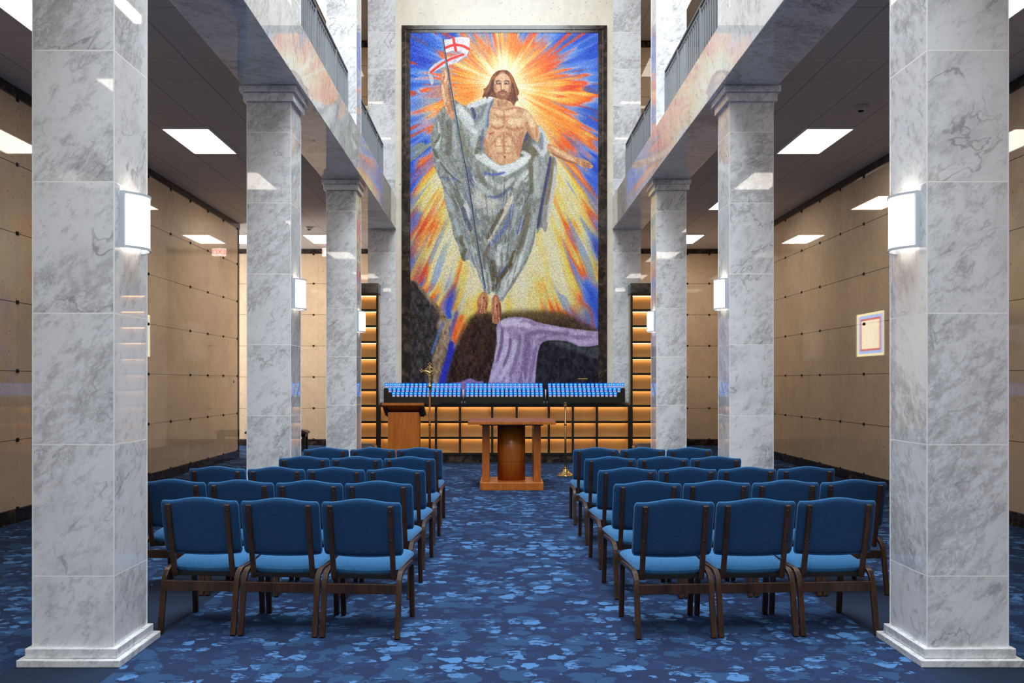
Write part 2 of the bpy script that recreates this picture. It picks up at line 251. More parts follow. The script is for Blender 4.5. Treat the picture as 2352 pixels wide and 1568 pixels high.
# ---------------------------------------------------------------- mosaic picture (computed colours of the tesserae)
def paint_mosaic():
    x0, x1, y0, y1 = 942, 1377, 74, 912
    W, H = x1-x0, y1-y0
    yy, xx = np.mgrid[y0:y1, x0:x1].astype(np.float64)
    rng = np.random.RandomState(7)
    L = rng.rand(256, 256)
    def vn(u, v, s=0):
        u = u+s*17.3; v = v+s*9.1
        iu = np.floor(u).astype(int); iv = np.floor(v).astype(int)
        fu = u-iu; fv = v-iv
        fu = fu*fu*(3-2*fu); fv = fv*fv*(3-2*fv)
        a = L[iu % 256, iv % 256]; b = L[(iu+1) % 256, iv % 256]
        c = L[iu % 256, (iv+1) % 256]; d = L[(iu+1) % 256, (iv+1) % 256]
        return (a*(1-fu)+b*fu)*(1-fv)+(c*(1-fu)+d*fu)*fv
    def ramp(t, stops):
        p = [s[0] for s in stops]
        return np.stack([np.interp(t, p, [s[1][k] for s in stops]) for k in range(3)], -1)
    # rays
    cy = 195+0.42*np.clip(yy-195, 0, 450)
    dx = xx-1158; dy = yy-cy
    r = np.hypot(dx, dy); th = np.arctan2(dy, dx)
    half = 192+np.clip((yy-230)/150, 0, 1)*72
    ax = np.hypot(dx, np.where(yy < 195, (yy-195)*1.25, np.clip(yy-600, 0, 999)*.95))
    t = ax/half
    ray = vn(th*9, r/160, 1)*.45+vn(th*22, r/110, 2)*.33+vn(th*50, r/60, 3)*.22
    ray2 = vn(th*16, r/90, 5)*.6+vn(th*40, r/50, 6)*.4
    blot = vn(xx/34, yy/34, 8)
    up = np.clip((330-yy)/120, 0, 1)
    tt = t+(ray-.5)*1.05+(blot-.5)*.25+.06-up*.06
    warm = ramp(tt, [(0, (250, 246, 224)), (.22, (246, 236, 190)), (.42, (244, 214, 130)), (.56, (243, 172, 82)), (.68, (238, 128, 58)),
                     (.76, (222, 96, 62)), (.83, (190, 170, 196)), (.93, (104, 148, 214)), (1.08, (74, 120, 208)), (1.35, (52, 80, 186))])
    low = ramp(tt, [(0, (224, 219, 198)), (.4, (222, 214, 178)), (.56, (222, 204, 130)), (.68, (226, 160, 92)), (.76, (220, 112, 62)),
                    (.83, (190, 140, 150)), (.9, (112, 140, 200)), (1.02, (58, 92, 190)), (1.3, (44, 60, 158))])
    img = warm*up[..., None]+low*(1-up[..., None])
    def blend(a, c):
        a = a[..., None]
        img[:] = img*(1-a)+np.array(c, float)*a
    def sm(v, a, b):
        q = np.clip((v-a)/(b-a), 0, 1); return q*q*(3-2*q)
    blend(sm(ray2, .66, .74)*sm(t, .5, .75)*.8, (216, 78, 48))
    blend(sm(1-ray2, .68, .76)*sm(t, .25, .5)*(1-sm(t, .8, 1.0))*.5, (224, 206, 90))
    blend(sm(vn(th*34, r/70, 11), .66, .76)*sm(t, .4, .6)*.55, (120, 150, 216))
    blend(sm(vn(th*14, r/80, 12), .64, .75)*sm(t, .85, 1.0)*.7, (42, 96, 190))
    glow = np.exp(-(np.hypot(dx*1.0, (yy-185)*1.0)/70)**2)
    blend(glow*.75, (252, 248, 226))
    # orange masses round the head
    for (bx, by, rr, c) in [(1050, 190, 42, (243, 128, 34)), (1075, 215, 36, (240, 132, 44)), (1245, 180, 40, (242, 140, 50)), (1262, 155, 24, (228, 92, 40)),
                            (1240, 120, 26, (236, 110, 50)), (1100, 105, 26, (240, 150, 60)), (1160, 95, 22, (240, 110, 50)), (1195, 105, 22, (240, 130, 50)),
                            (1295, 290, 36, (240, 140, 60)), (1260, 262, 30, (240, 150, 60)), (990, 250, 26, (244, 200, 120)), (1300, 330, 24, (226, 90, 40))]:
        g = np.exp(-((xx-bx)**2+(yy-by)**2)/rr**2)*np.clip(.35+1.3*(ray2-.25), 0, 1)
        blend(g*.85, c)
    for (bx, by, rx_, ry_, c) in [(1380, 700, 34, 60, (56, 84, 186)), (1350, 735, 40, 26, (70, 90, 180)), (1376, 560, 22, 50, (54, 86, 190)), (1374, 420, 20, 50, (58, 96, 200)), (940, 600, 26, 46, (62, 92, 196)), (945, 480, 18, 40, (60, 92, 196)), (1040, 690, 18, 40, (64, 92, 190)), (940, 380, 20, 40, (60, 96, 204))]:
        g = np.exp(-((xx-bx)/rx_)**2-((yy-by)/ry_)**2)*np.clip(.3+1.5*(ray2-.2), 0, 1); blend(g*.9, c)
    # ---- polygon and stroke tools, coordinates measured on three crops of the panel
    A = lambda p: [(920+a/4.9, 50+b/4.9) for a, b in p]
    B = lambda p: [(920+a/4.9, 340+b/4.9) for a, b in p]
    C = lambda p: [(920+a/4.9, 600+b/4.9) for a, b in p]
    def smooth(p, n=3):
        p = np.array(p, float)
        for _ in range(n):
            q = np.roll(p, -1, 0); p = np.stack([.75*p+.25*q, .25*p+.75*q], 1).reshape(-1, 2)
        return p
    def box(p, m):
        p = np.array(p); a = np.floor(p.min(0)-m).astype(int); b = np.ceil(p.max(0)+m).astype(int)
        return slice(max(a[1]-y0, 0), max(min(b[1]-y0, H), 0)), slice(max(a[0]-x0, 0), max(min(b[0]-x0, W), 0))
    def segd(X, Y, p, closed):
        d = np.full(X.shape, 1e9); s = np.zeros(X.shape); n = len(p)
        for i in range(n if closed else n-1):
            ax_, ay_ = p[i]; bx_, by_ = p[(i+1) % n]
            ex, ey = bx_-ax_, by_-ay_; l2 = ex*ex+ey*ey+1e-9
            q = np.clip(((X-ax_)*ex+(Y-ay_)*ey)/l2, 0, 1)
            dd = np.hypot(X-ax_-q*ex, Y-ay_-q*ey)
            s = np.where(dd < d, (i+q)/max(n-1, 1), s); d = np.minimum(d, dd)
        return d, s
    def poly(p, col, f=1.2, a=1., rnd=2, tex=0, mod=None):
        if rnd: p = smooth(p, rnd)
        sl = box(p, f*2+2); X, Y = xx[sl], yy[sl]
        if X.size == 0: return
        ins = np.zeros(X.shape, bool); n = len(p)
        for i in range(n):
            ax_, ay_ = p[i]; bx_, by_ = p[(i+1) % n]
            if ay_ == by_: continue
            c = ((ay_ > Y) != (by_ > Y)) & (X < (bx_-ax_)*(Y-ay_)/(by_-ay_)+ax_)
            ins ^= c
        d, _ = segd(X, Y, p, True)
        m = sm(np.where(ins, d, -d), -f, f)*a
        c = np.array(col, float)*np.ones(X.shape+(1,))
        if tex: c = c+((vn(X/5, Y/9, 21)-.5)*tex)[..., None]
        if mod is not None: c = c+mod(X, Y)[..., None]
        img[sl] = img[sl]*(1-m[..., None])+c*m[..., None]
    def stroke(p, w, col, a=1., f=None, taper=True):
        p = np.array(p, float)
        if len(p) > 2:                                   # chaikin, open
            for _ in range(2):
                q = np.stack([.75*p[:-1]+.25*p[1:], .25*p[:-1]+.75*p[1:]], 1).reshape(-1, 2)
                p = np.vstack([p[:1], q, p[-1:]])
        f = w*.5 if f is None else f
        sl = box(p, w+f+2); X, Y = xx[sl], yy[sl]
        if X.size == 0: return
        d, s = segd(X, Y, p, False)
        ww = w*.5*(np.sqrt(np.clip(1-(2*s-1)**4, 0.05, 1)) if taper else 1)
        m = (1-sm(d, ww-f*.5, ww+f*.5))*a
        img[sl] = img[sl]*(1-m[..., None])+np.array(col, float)*m[..., None]
    # ---- ground: rocks, shade, tomb, shroud
    poly(C([(800, 600), (1000, 560), (1200, 590), (1500, 560), (1900, 590), (2060, 700), (2300, 800), (2300, 1900), (400, 1900), (560, 1150), (660, 860), (730, 720)]), (74, 60, 48), 9, .97, 2, 34)
    poly(C([(830, 660), (1060, 640), (1100, 900), (1050, 1150), (930, 1900), (430, 1900), (560, 1150), (660, 900)]), (58, 42, 38), 7, .9, 2, 40)
    poly(C([(1180, 540), (1500, 545), (1880, 570), (1880, 660), (1500, 660), (1180, 640)]), (108, 92, 62), 10, .6)
    poly(C([(80, 205), (190, 215), (300, 370), (400, 470), (500, 590), (556, 690), (566, 800), (560, 930), (510, 1130), (430, 1900), (80, 1900)]), (148, 130, 110), 2.5, 1, 2, 60)
    poly(C([(80, 215), (160, 225), (240, 350), (330, 460), (420, 560), (440, 640), (400, 720), (420, 800), (440, 900), (370, 1020), (360, 1150), (370, 1900), (80, 1900)]), (66, 62, 62), 4, 1, 2, 46)
    stroke(C([(480, 680), (430, 800), (380, 960), (350, 1040)]), 7, (110, 130, 190), .7)
    stroke(C([(575, 900), (560, 1040), (520, 1160), (470, 1330), (440, 1480)]), 15, (56, 62, 168), .95)
    stroke(C([(640, 560), (600, 700), (560, 850)]), 10, (70, 90, 190), .5)
    stroke(C([(700, 600), (640, 740), (590, 870)]), 12, (224, 112, 56), .75)
    stroke(C([(560, 420), (530, 560), (560, 640)]), 12, (64, 88, 190), .8)
    stroke(C([(800, 700), (740, 900), (660, 1100)]), 16, (84, 60, 48), .5)
    stroke(C([(960, 700), (930, 900), (860, 1150)]), 14, (86, 62, 52), .4)
    poly(C([(1560, 900), (1850, 880), (2050, 960), (2300, 930), (2300, 1900), (1480, 1900), (1540, 1000)]), (46, 43, 52), 3, 1, 1, 34)
    poly(C([(1640, 905), (1850, 890), (2050, 970), (2300, 950), (2300, 1120), (2100, 1060), (1800, 960)]), (84, 92, 96), 6, .65, 2, 30)
    sh = [(1080, 760), (1090, 700), (1150, 650), (1240, 622), (1420, 630), (1560, 690), (1800, 735), (2000, 765), (2300, 795), (2300, 930), (2050, 972), (1900, 905), (1800, 885), (1620, 890), (1562, 960), (1530, 1150), (1490, 1900), (860, 1900), (1040, 1160), (1092, 950), (1085, 850)]
    poly(C(sh), (168, 153, 184), 1.6, 1, 1, 34)
    poly(C([(380, 1385), (560, 1372), (700, 1352), (750, 1322), (800, 1315), (850, 1350), (960, 1345), (960, 1900), (380, 1900)]), (142, 124, 170), 2, 1, 1)
    LT, DK = (216, 208, 226), (112, 94, 128)
    for p, w, c, a in [([(1130, 700), (1300, 680), (1480, 720)], 16, LT, .7), ([(1120, 760), (1110, 900), (1070, 1100)], 9, LT, .5), ([(1190, 800), (1200, 950), (1130, 1160), (1020, 1340)], 12, LT, .55),
                       ([(1290, 880), (1270, 1050), (1200, 1200), (1100, 1350)], 11, LT, .6), ([(1330, 900), (1320, 1080), (1240, 1260), (1190, 1370)], 9, LT, .45),
                       ([(1150, 740), (1140, 920), (1090, 1120)], 7, DK, .7), ([(1240, 860), (1230, 1010), (1160, 1180)], 6, DK, .7), ([(1350, 820), (1340, 960), (1290, 1160), (1230, 1300)], 9, DK, .6),
                       ([(1430, 800), (1430, 1000), (1400, 1200), (1360, 1400)], 16, DK, .6), ([(1530, 960), (1490, 1150), (1450, 1400)], 9, DK, .5), ([(1380, 1240), (1390, 1370)], 4, LT, .5),
                       ([(1440, 820), (1600, 780), (1800, 820), (1900, 780)], 11, DK, .55), ([(1560, 880), (1700, 850), (1900, 860), (2150, 850)], 10, DK, .45), ([(1500, 740), (1800, 770), (2100, 820)], 9, LT, .35),
                       ([(1900, 790), (1850, 850)], 8, DK, .6), ([(1640, 870), (1850, 840), (2050, 930), (2220, 900)], 9, LT, .3), ([(1340, 690), (1400, 660), (1520, 720)], 6, DK, .4)]:
        stroke(C(p), w, c, a)
    # ---- flag
    poly(A([(480, 195), (560, 190), (620, 165), (740, 165), (785, 182), (778, 260), (768, 330), (735, 385), (690, 350), (620, 318), (540, 335), (505, 345)]), (228, 224, 234), 1, 1, 1, 20)
    poly(A([(735, 335), (735, 395), (640, 455), (530, 482), (440, 522), (345, 580), (305, 545), (400, 452), (520, 402), (600, 378), (690, 345)]), (214, 210, 222), 1, 1, 1, 24)
    poly(A([(305, 545), (335, 560), (385, 660), (350, 722), (328, 640)]), (196, 198, 206), 1)
    stroke(A([(540, 345), (620, 325), (700, 350)]), 6, (160, 150, 160), .6); stroke(A([(640, 455), (735, 385)]), 4, (160, 150, 165), .6)
    RD = (222, 66, 52)
    stroke(A([(596, 172), (606, 240), (624, 315)]), 6, RD, 1, 1.5, False)
    stroke(A([(506, 288), (600, 250), (700, 260), (770, 300)]), 6, RD, 1, 1.5, False)
    stroke(A([(345, 560), (430, 488), (540, 420), (705, 362)]), 5.5, RD, 1, 1.5, False)
    # ---- robe silhouette
    robe = A([(470, 960), (410, 1050), (370, 1150), (335, 1290), (345, 1400)])+B([(372, 130), (380, 210), (425, 300), (452, 350), (490, 480), (500, 600), (540, 740), (580, 880), (600, 1000), (650, 1090), (680, 1220), (715, 1285), (770, 1240), (850, 1330), (895, 1480)])+C([(900, 210), (925, 320), (985, 385), (1030, 340), (1070, 350), (1128, 480), (1190, 380), (1290, 240), (1375, 90)])+B([(1415, 1300), (1500, 1100), (1530, 900), (1565, 700), (1605, 480), (1660, 200), (1685, 60)])+A([(1670, 1400), (1640, 1270), (1600, 1190), (1550, 1150), (1400, 1200), (1100, 900), (1040, 840), (900, 880), (760, 935), (690, 930), (605, 860), (520, 900)])
    poly(B([(1690, 70), (1762, 110), (1765, 330), (1700, 640), (1660, 850), (1640, 970), (1585, 870), (1550, 962), (1525, 950), (1560, 700), (1640, 300)]), (150, 148, 144), 1.2, 1, 1, 30)
    stroke(B([(1745, 200), (1740, 350), (1690, 650), (1660, 830)]), 9, (214, 212, 208), .8)
    stroke(B([(1690, 90), (1640, 350), (1590, 560), (1545, 900)]), 12, (72, 72, 104), .9)
    stroke(B([(1720, 110), (1690, 400), (1640, 640)]), 7, (120, 108, 84), .7)
    poly(robe, (144, 148, 144), 1.2, 1, 1, 44)
    W_, G_, D_, O_, BL = (222, 226, 226), (176, 184, 186), (84, 84, 80), (118, 106, 78), (84, 98, 168)
    S = [  # left sleeve and cloak
        (A, [(640, 930), (740, 1040), (820, 1150)], 14, W_, .8), (A, [(760, 950), (900, 900), (1040, 850)], 14, W_, .85), (A, [(800, 960), (840, 1040), (830, 1090)], 8, (70, 76, 110), .9),
        (A, [(1010, 930), (980, 1050), (900, 1180), (800, 1240)], 16, G_, .8), (A, [(1040, 880), (1000, 1020), (985, 1180)], 8, (96, 104, 150), .7), (A, [(960, 920), (900, 1060), (830, 1130)], 7, (120, 126, 140), .8),
        (A, [(640, 1010), (700, 1080), (740, 1150), (860, 1250)], 12, W_, .6), (A, [(860, 1220), (820, 1300), (880, 1400)], 22, W_, .45), (A, [(430, 1120), (450, 1300), (400, 1420)], 7, W_, .6),
        (A, [(480, 1020), (470, 1150), (480, 1300)], 12, (120, 124, 120), .7), (A, [(540, 1100), (560, 1300), (540, 1500)], 16, (104, 104, 92), .7), (A, [(610, 1140), (600, 1320), (620, 1540)], 10, G_, .6),
        (A, [(380, 1360), (430, 1320), (440, 1250)], 5, D_, .8), (A, [(370, 1420), (400, 1500), (430, 1540)], 6, D_, .7), (A, [(660, 1180), (700, 1350), (760, 1500)], 14, (128, 124, 106), .7),
        (A, [(900, 1280), (880, 1400), (850, 1480)], 10, (92, 84, 68), .6), (A, [(930, 1200), (920, 1330), (905, 1450)], 7, (96, 104, 140), .6),
        # dark inner cloak by the right arm
        (A, [(1440, 1260), (1400, 1400), (1380, 1520)], 24, (92, 84, 74), .85), (A, [(1430, 1240), (1390, 1340)], 9, (70, 74, 120), .8), (A, [(1470, 1400), (1520, 1480), (1490, 1560)], 16, (112, 100, 78), .8),
        (A, [(1560, 1180), (1630, 1300), (1650, 1420), (1580, 1500)], 12, W_, .75), (A, [(1590, 1240), (1600, 1350), (1560, 1420)], 7, (130, 140, 160), .8), (A, [(1500, 1380), (1560, 1430), (1620, 1520)], 8, W_, .5),
        # waist
        (B, [(850, 80), (960, 140), (1080, 220), (1200, 230)], 14, W_, .85), (B, [(930, 60), (1000, 150), (1110, 200)], 10, W_, .8), (B, [(1100, 260), (1250, 200), (1400, 130), (1460, 90)], 18, W_, .95),
        (B, [(1130, 300), (1280, 240), (1440, 120)], 11, W_, .85), (B, [(940, 270), (1050, 300), (1180, 270)], 6, (96, 110, 170), .9), (B, [(960, 310), (1040, 400), (1150, 450), (1280, 330)], 12, W_, .6),
        (B, [(880, 400), (980, 500), (1080, 590), (1110, 620)], 12, (188, 194, 196), .8), (B, [(980, 540), (1060, 560), (1150, 520), (1250, 440)], 7, (88, 92, 128), .8), (B, [(860, 200), (900, 330), (1000, 440)], 9, (120, 120, 104), .8),
        (B, [(1280, 440), (1380, 300), (1440, 240)], 10, W_, .55), (B, [(1390, 300), (1410, 380), (1440, 260)], 9, W_, .7), (B, [(1360, 40), (1420, 60), (1460, 100)], 9, W_, .8), (B, [(1460, 120), (1480, 350), (1470, 520)], 11, (106, 102, 84), .7),
        (B, [(1530, 90), (1520, 350), (1560, 560)], 12, W_, .45), (B, [(1600, 60), (1620, 200), (1570, 420)], 10, (186, 190, 192), .5), (B, [(1240, 460), (1150, 600), (1050, 760)], 9, G_, .6),
        # skirt
        (B, [(860, 480), (880, 600), (960, 620), (1040, 640), (960, 720)], 30, (206, 204, 196), .75), (B, [(1260, 540), (1180, 700), (1080, 860), (980, 1060)], 12, (220, 212, 196), .8), (B, [(1160, 680), (1060, 860), (980, 1020)], 9, (86, 78, 62), .8),
        (B, [(1270, 620), (1230, 800), (1120, 980), (980, 1120)], 9, BL, .55), (B, [(1380, 760), (1360, 880), (1310, 960)], 8, BL, .75), (B, [(1300, 660), (1290, 820), (1180, 1000)], 8, G_, .7),
        (B, [(1440, 600), (1430, 800), (1380, 1000), (1300, 1200)], 15, (116, 110, 88), .7), (B, [(1520, 720), (1480, 950), (1400, 1180), (1340, 1330)], 10, G_, .75), (B, [(1460, 880), (1400, 1120), (1310, 1360)], 5, W_, .5),
        (B, [(730, 620), (760, 700), (770, 800)], 12, W_, .7), (B, [(700, 660), (740, 800), (790, 930)], 11, (84, 82, 106), .75), (B, [(520, 400), (530, 550), (580, 700)], 15, (178, 186, 190), .7), (B, [(620, 400), (640, 560), (650, 700)], 14, (112, 112, 104), .6),
        (B, [(420, 120), (520, 240), (660, 370)], 7, G_, .8), (B, [(440, 150), (560, 300), (680, 390)], 5, D_, .7), (B, [(440, 330), (520, 340), (640, 350)], 7, BL, .35), (B, [(740, 200), (790, 320), (820, 430)], 10, (86, 86, 120), .6),
        (B, [(610, 790), (660, 950), (760, 1130)], 8, G_, .8), (B, [(690, 980), (680, 1060), (720, 1100)], 9, (104, 98, 80), .8), (B, [(740, 1130), (700, 1200), (720, 1260)], 9, (100, 96, 82), .8), (B, [(800, 1120), (850, 1260), (900, 1380)], 10, (186, 192, 192), .6),
        (B, [(1010, 1080), (930, 1240), (940, 1400)], 9, (108, 100, 82), .7), (B, [(1130, 1080), (1090, 1200), (1110, 1320)], 11, W_, .65), (B, [(1200, 1060), (1160, 1220), (1170, 1320)], 9, (188, 192, 192), .7), (B, [(1290, 1150), (1230, 1330), (1080, 1500)], 9, (96, 86, 62), .8),
        (B, [(1200, 1320), (1130, 1420), (1080, 1480)], 6, BL, .7), (B, [(1030, 1250), (1060, 1400), (1080, 1500)], 13, (94, 84, 66), .75), (B, [(1370, 1180), (1280, 1400), (1180, 1560)], 13, W_, .6), (B, [(980, 1300), (1000, 1460), (1000, 1560)], 8, G_, .7),
        (C, [(940, 80), (950, 200), (970, 300)], 8, W_, .5), (C, [(1260, 20), (1120, 190), (1030, 330)], 8, (92, 84, 62), .85), (C, [(1340, 60), (1220, 220), (1130, 400)], 12, W_, .6), (C, [(1200, 160), (1130, 280), (1110, 420)], 8, (200, 206, 206), .5), (C, [(1010, 60), (1040, 160), (1050, 230)], 9, (98, 90, 70), .7)]
    for f_, p, w, c, a in S: stroke(f_(p), w, c, a)
    # a weave of finer folds following the drapery
    rs = np.random.RandomState(3)
    for k in range(150):
        v = rs.rand(); yb = 380+v*290; xl = 1000+v*105+max(0, v-.5)*20; xr = 1238-v*60
        xs = xl+(xr-xl)*rs.rand(); ln = 14+rs.rand()*34
        lean = (1150-xs)*.14 if xs < 1150 else (1150-xs)*.22
        c = [W_, (110, 104, 86), (120, 130, 160), G_, (96, 94, 96)][rs.randint(5)]
        stroke([(xs, yb), (xs+lean*.4+rs.randn()*2, yb+ln*.5), (xs+lean, yb+ln)], 1.5+rs.rand()*3, c, .3+rs.rand()*.3)
    # ---- skin
    SK = (206, 168, 134)
    poly(A([(480, 530), (555, 478), (572, 560), (576, 620), (556, 680), (545, 740), (565, 820), (602, 900), (622, 1000), (612, 1092), (560, 1080), (510, 1000), (485, 930), (480, 850), (465, 720), (450, 660), (460, 590)]), (196, 150, 116), 1, 1, 1, 30)
    for p, w, c, a in [([(470, 700), (490, 850), (530, 990)], 6, (232, 204, 170), .7), ([(550, 700), (560, 850), (600, 1000)], 7, (150, 98, 74), .8), ([(500, 540), (520, 600), (500, 680)], 6, (236, 208, 178), .7), ([(540, 520), (550, 600)], 4, (150, 98, 78), .8), ([(495, 600), (485, 650)], 3, (176, 80, 70), .8), ([(560, 560), (530, 570)], 2.5, (150, 100, 80), .9), ([(566, 600), (530, 610)], 2.5, (150, 100, 80), .9), ([(510, 900), (560, 1030)], 6, (170, 116, 90), .6)]:
        stroke(A(p), w, c, a)
    poly(A([(1660, 1360), (1720, 1380), (1830, 1440), (1950, 1510)])+B([(2010, 108), (2100, 128), (2165, 178), (2178, 205), (2150, 232), (2060, 205), (1980, 182), (1850, 150), (1750, 92), (1680, 50), (1650, 0)]), (200, 156, 122), 1, 1, 1, 30)
    stroke(A([(1690, 1400), (1820, 1470), (1960, 1560)]), 7, (236, 206, 172), .7); stroke(B([(1700, 50), (1850, 130), (1990, 175)]), 5, (150, 100, 74), .75)
    for q in [[(2040, 150), (2170, 185)], [(2040, 165), (2165, 215)], [(2040, 180), (2140, 228)]]: stroke(B(q), 2, (140, 92, 70), .8)
    poly(A([(1065, 830), (1235, 830), (1250, 900), (1300, 945), (1400, 970), (1470, 1020), (1520, 1120), (1560, 1190), (1572, 1260), (1556, 1362), (1500, 1320), (1440, 1200), (1418, 1240), (1372, 1370), (1352, 1460)])+B([(1345, 100), (1280, 165), (1130, 190), (1070, 165), (975, 60)])+A([(945, 1450), (950, 1300), (985, 1200), (1000, 1150), (1000, 1010), (1040, 920)]), SK, 1, 1, 1, 30)
    HI, MD, SD = (240, 214, 180), (176, 124, 94), (136, 88, 66)
    for p, w, c, a in [([(1080, 1010), (1180, 1030), (1300, 990)], 9, HI, .6), ([(1040, 1110), (1100, 1140), (1150, 1120)], 12, HI, .55), ([(1220, 1110), (1300, 1130), (1370, 1100)], 15, HI, .7), ([(1020, 1170), (1100, 1200), (1165, 1175)], 6, MD, .85), ([(1185, 1180), (1290, 1220), (1390, 1180)], 6, MD, .85),
                       ([(1165, 990), (1170, 1090), (1170, 1180)], 5, MD, .7), ([(1160, 1240), (1080, 1320), (1010, 1400)], 7, MD, .6), ([(1190, 1240), (1270, 1300), (1310, 1400)], 7, MD, .6), ([(1165, 1250), (1165, 1380), (1170, 1480)], 5, MD, .8), ([(1100, 1300), (1110, 1380), (1120, 1460)], 10, HI, .55), ([(1230, 1300), (1220, 1380), (1210, 1460)], 10, HI, .55),
                       ([(1070, 1400), (1160, 1390), (1260, 1400)], 3.5, MD, .6), ([(1080, 1470), (1170, 1480), (1280, 1460)], 3.5, MD, .6), ([(1380, 1240), (1340, 1360), (1330, 1500)], 13, MD, .7), ([(960, 1320), (965, 1420), (1010, 1520)], 10, MD, .6), ([(1175, 1500), (1177, 1530)], 4, SD, .9), ([(1310, 1185), (1320, 1190)], 5, SD, .8), ([(1060, 1170), (1066, 1172)], 4, SD, .6),
                       ([(1000, 1260), (1050, 1240)], 3, (164, 60, 56), .9), ([(1400, 1010), (1460, 1080), (1500, 1180)], 12, HI, .65), ([(1420, 1120), (1440, 1210), (1500, 1310)], 7, MD, .7), ([(1530, 1180), (1545, 1300)], 6, MD, .5), ([(1080, 1060), (1130, 1075), (1230, 1060)], 5, MD, .5), ([(1040, 1030), (1100, 1050)], 5, MD, .5), ([(1030, 960), (1130, 970), (1160, 990)], 4, MD, .6), ([(1180, 985), (1280, 960), (1380, 975)], 4, MD, .6), ([(1150, 880), (1150, 950)], 9, MD, .6), ([(1100, 880), (1110, 950)], 6, SD, .6), ([(1200, 880), (1180, 940)], 6, SD, .5)]:
        stroke(A(p), w, c, a)
    # head
    poly(A([(1160, 533), (1220, 545), (1270, 610), (1305, 700), (1345, 800), (1315, 830), (1335, 880), (1300, 890), (1285, 950), (1235, 880), (1060, 850), (1000, 830), (970, 870), (965, 830), (915, 860), (945, 780), (930, 745), (965, 740), (1000, 680), (1030, 600), (1090, 545)]), (120, 72, 38), 1.0, 1, 1, 46)
    for p in [[(1050, 600), (1010, 700), (960, 800)], [(1080, 570), (1030, 660), (1010, 780)], [(1250, 600), (1290, 720), (1310, 850)], [(1230, 570), (1270, 680), (1270, 800)]]:
        stroke(A(p), 5, (176, 112, 56), .6)
    for p in [[(1040, 640), (1020, 760), (980, 840)], [(1262, 680), (1290, 800), (1290, 900)]]: stroke(A(p), 5, (66, 38, 24), .7)
    poly(A([(1150, 575), (1215, 590), (1245, 660), (1248, 740), (1235, 800), (1205, 850), (1150, 882), (1100, 850), (1068, 800), (1052, 740), (1055, 660), (1085, 595)]), (214, 174, 142), 1, 1, 2, 10)
    poly(A([(1062, 770), (1100, 800), (1150, 790), (1200, 800), (1240, 770), (1230, 830), (1150, 885), (1080, 835)]), (134, 90, 60), 1.5, .85, 2, 24)
    for p, w, c, a in [([(1080, 668), (1105, 655), (1135, 665)], 3, (92, 60, 42), .95), ([(1170, 665), (1195, 655), (1225, 668)], 3, (92, 60, 42), .95), ([(1090, 688), (1125, 690)], 4.2, (84, 62, 54), .95), ([(1180, 690), (1215, 688)], 4.2, (84, 62, 54), .95), ([(1100, 684), (1104, 684)], 1.6, (226, 214, 204), .8), ([(1205, 684), (1209, 684)], 1.6, (226, 214, 204), .8),
                       ([(1140, 670), (1136, 720), (1135, 752)], 3, (166, 116, 88), .8), ([(1130, 760), (1150, 768), (1172, 760)], 3, (140, 90, 68), .9), ([(1150, 680), (1152, 745)], 3.5, (240, 210, 180), .8), ([(1105, 785), (1150, 776), (1195, 785)], 3.5, (104, 66, 44), .9), ([(1128, 796), (1150, 799), (1178, 796)], 3, (170, 96, 84), .95), ([(1130, 815), (1150, 818), (1172, 815)], 4, (196, 150, 120), .7),
                       ([(1150, 600), (1150, 640)], 16, (234, 200, 168), .6), ([(1065, 700), (1075, 760)], 6, (170, 120, 92), .7), ([(1238, 690), (1230, 770)], 6, (160, 112, 86), .7), ([(1095, 725), (1110, 745)], 8, (232, 190, 158), .5), ([(1200, 725), (1192, 745)], 8, (232, 190, 158), .5)]:
        stroke(A(p), w, c, a, None, False)
    # feet
    poly(C([(930, 330), (985, 360), (988, 480), (962, 585), (915, 582), (872, 545), (862, 460), (890, 390)]), (182, 130, 100), 1, 1, 1, 30)
    poly(C([(1042, 385), (1082, 365), (1122, 440), (1144, 560), (1134, 640), (1090, 708), (1040, 690), (1030, 580)]), (170, 118, 92), 1, 1, 1, 30)
    for p, w, c, a in [([(930, 370), (920, 450), (910, 540)], 5, (222, 178, 146), .7), ([(975, 400), (970, 500), (950, 570)], 4, (124, 80, 62), .8), ([(938, 400), (934, 424)], 3, (120, 40, 40), .9), ([(905, 480), (890, 550)], 2, (120, 78, 60), .8), ([(930, 490), (918, 575)], 2, (120, 78, 60), .8), ([(1075, 400), (1070, 500), (1065, 590)], 5, (214, 168, 138), .7), ([(1115, 460), (1130, 560), (1120, 640)], 4, (116, 74, 58), .8), ([(1090, 480), (1090, 520)], 3, (120, 40, 40), .9), ([(1070, 600), (1062, 690)], 2, (112, 72, 56), .8), ([(1095, 600), (1092, 695)], 2, (112, 72, 56), .8)]:
        stroke(C(p), w, c, a)
    for q in [[(880, 500), (872, 548)], [(902, 530), (900, 578)], [(924, 540), (922, 588)], [(952, 530), (948, 584)], [(890, 400), (868, 470)], [(1046, 640), (1048, 692)], [(1066, 650), (1066, 704)], [(1088, 650), (1088, 706)], [(1114, 630), (1112, 684)], [(1040, 400), (1032, 560)], [(975, 370), (985, 470)]]: stroke(C(q), 4.2, (190, 138, 106), .95, 1.2)
    for q in [[(891, 520), (888, 566)], [(913, 535), (911, 582)], [(937, 535), (935, 584)], [(1056, 645), (1057, 698)], [(1077, 650), (1077, 704)], [(1101, 645), (1100, 696)]]: stroke(C(q), 1.6, (112, 70, 54), .85, 1)
    # staff
    st = A([(478, 190), (520, 480), (612, 1000), (690, 1440)])+B([(700, 60), (765, 400), (822, 800), (892, 1250), (952, 1568)])
    stroke(st, 4.6, (58, 66, 84), .95, 1.2, False); stroke([(a-1, b) for a, b in st], 1.5, (176, 186, 198), .75, 1, False)
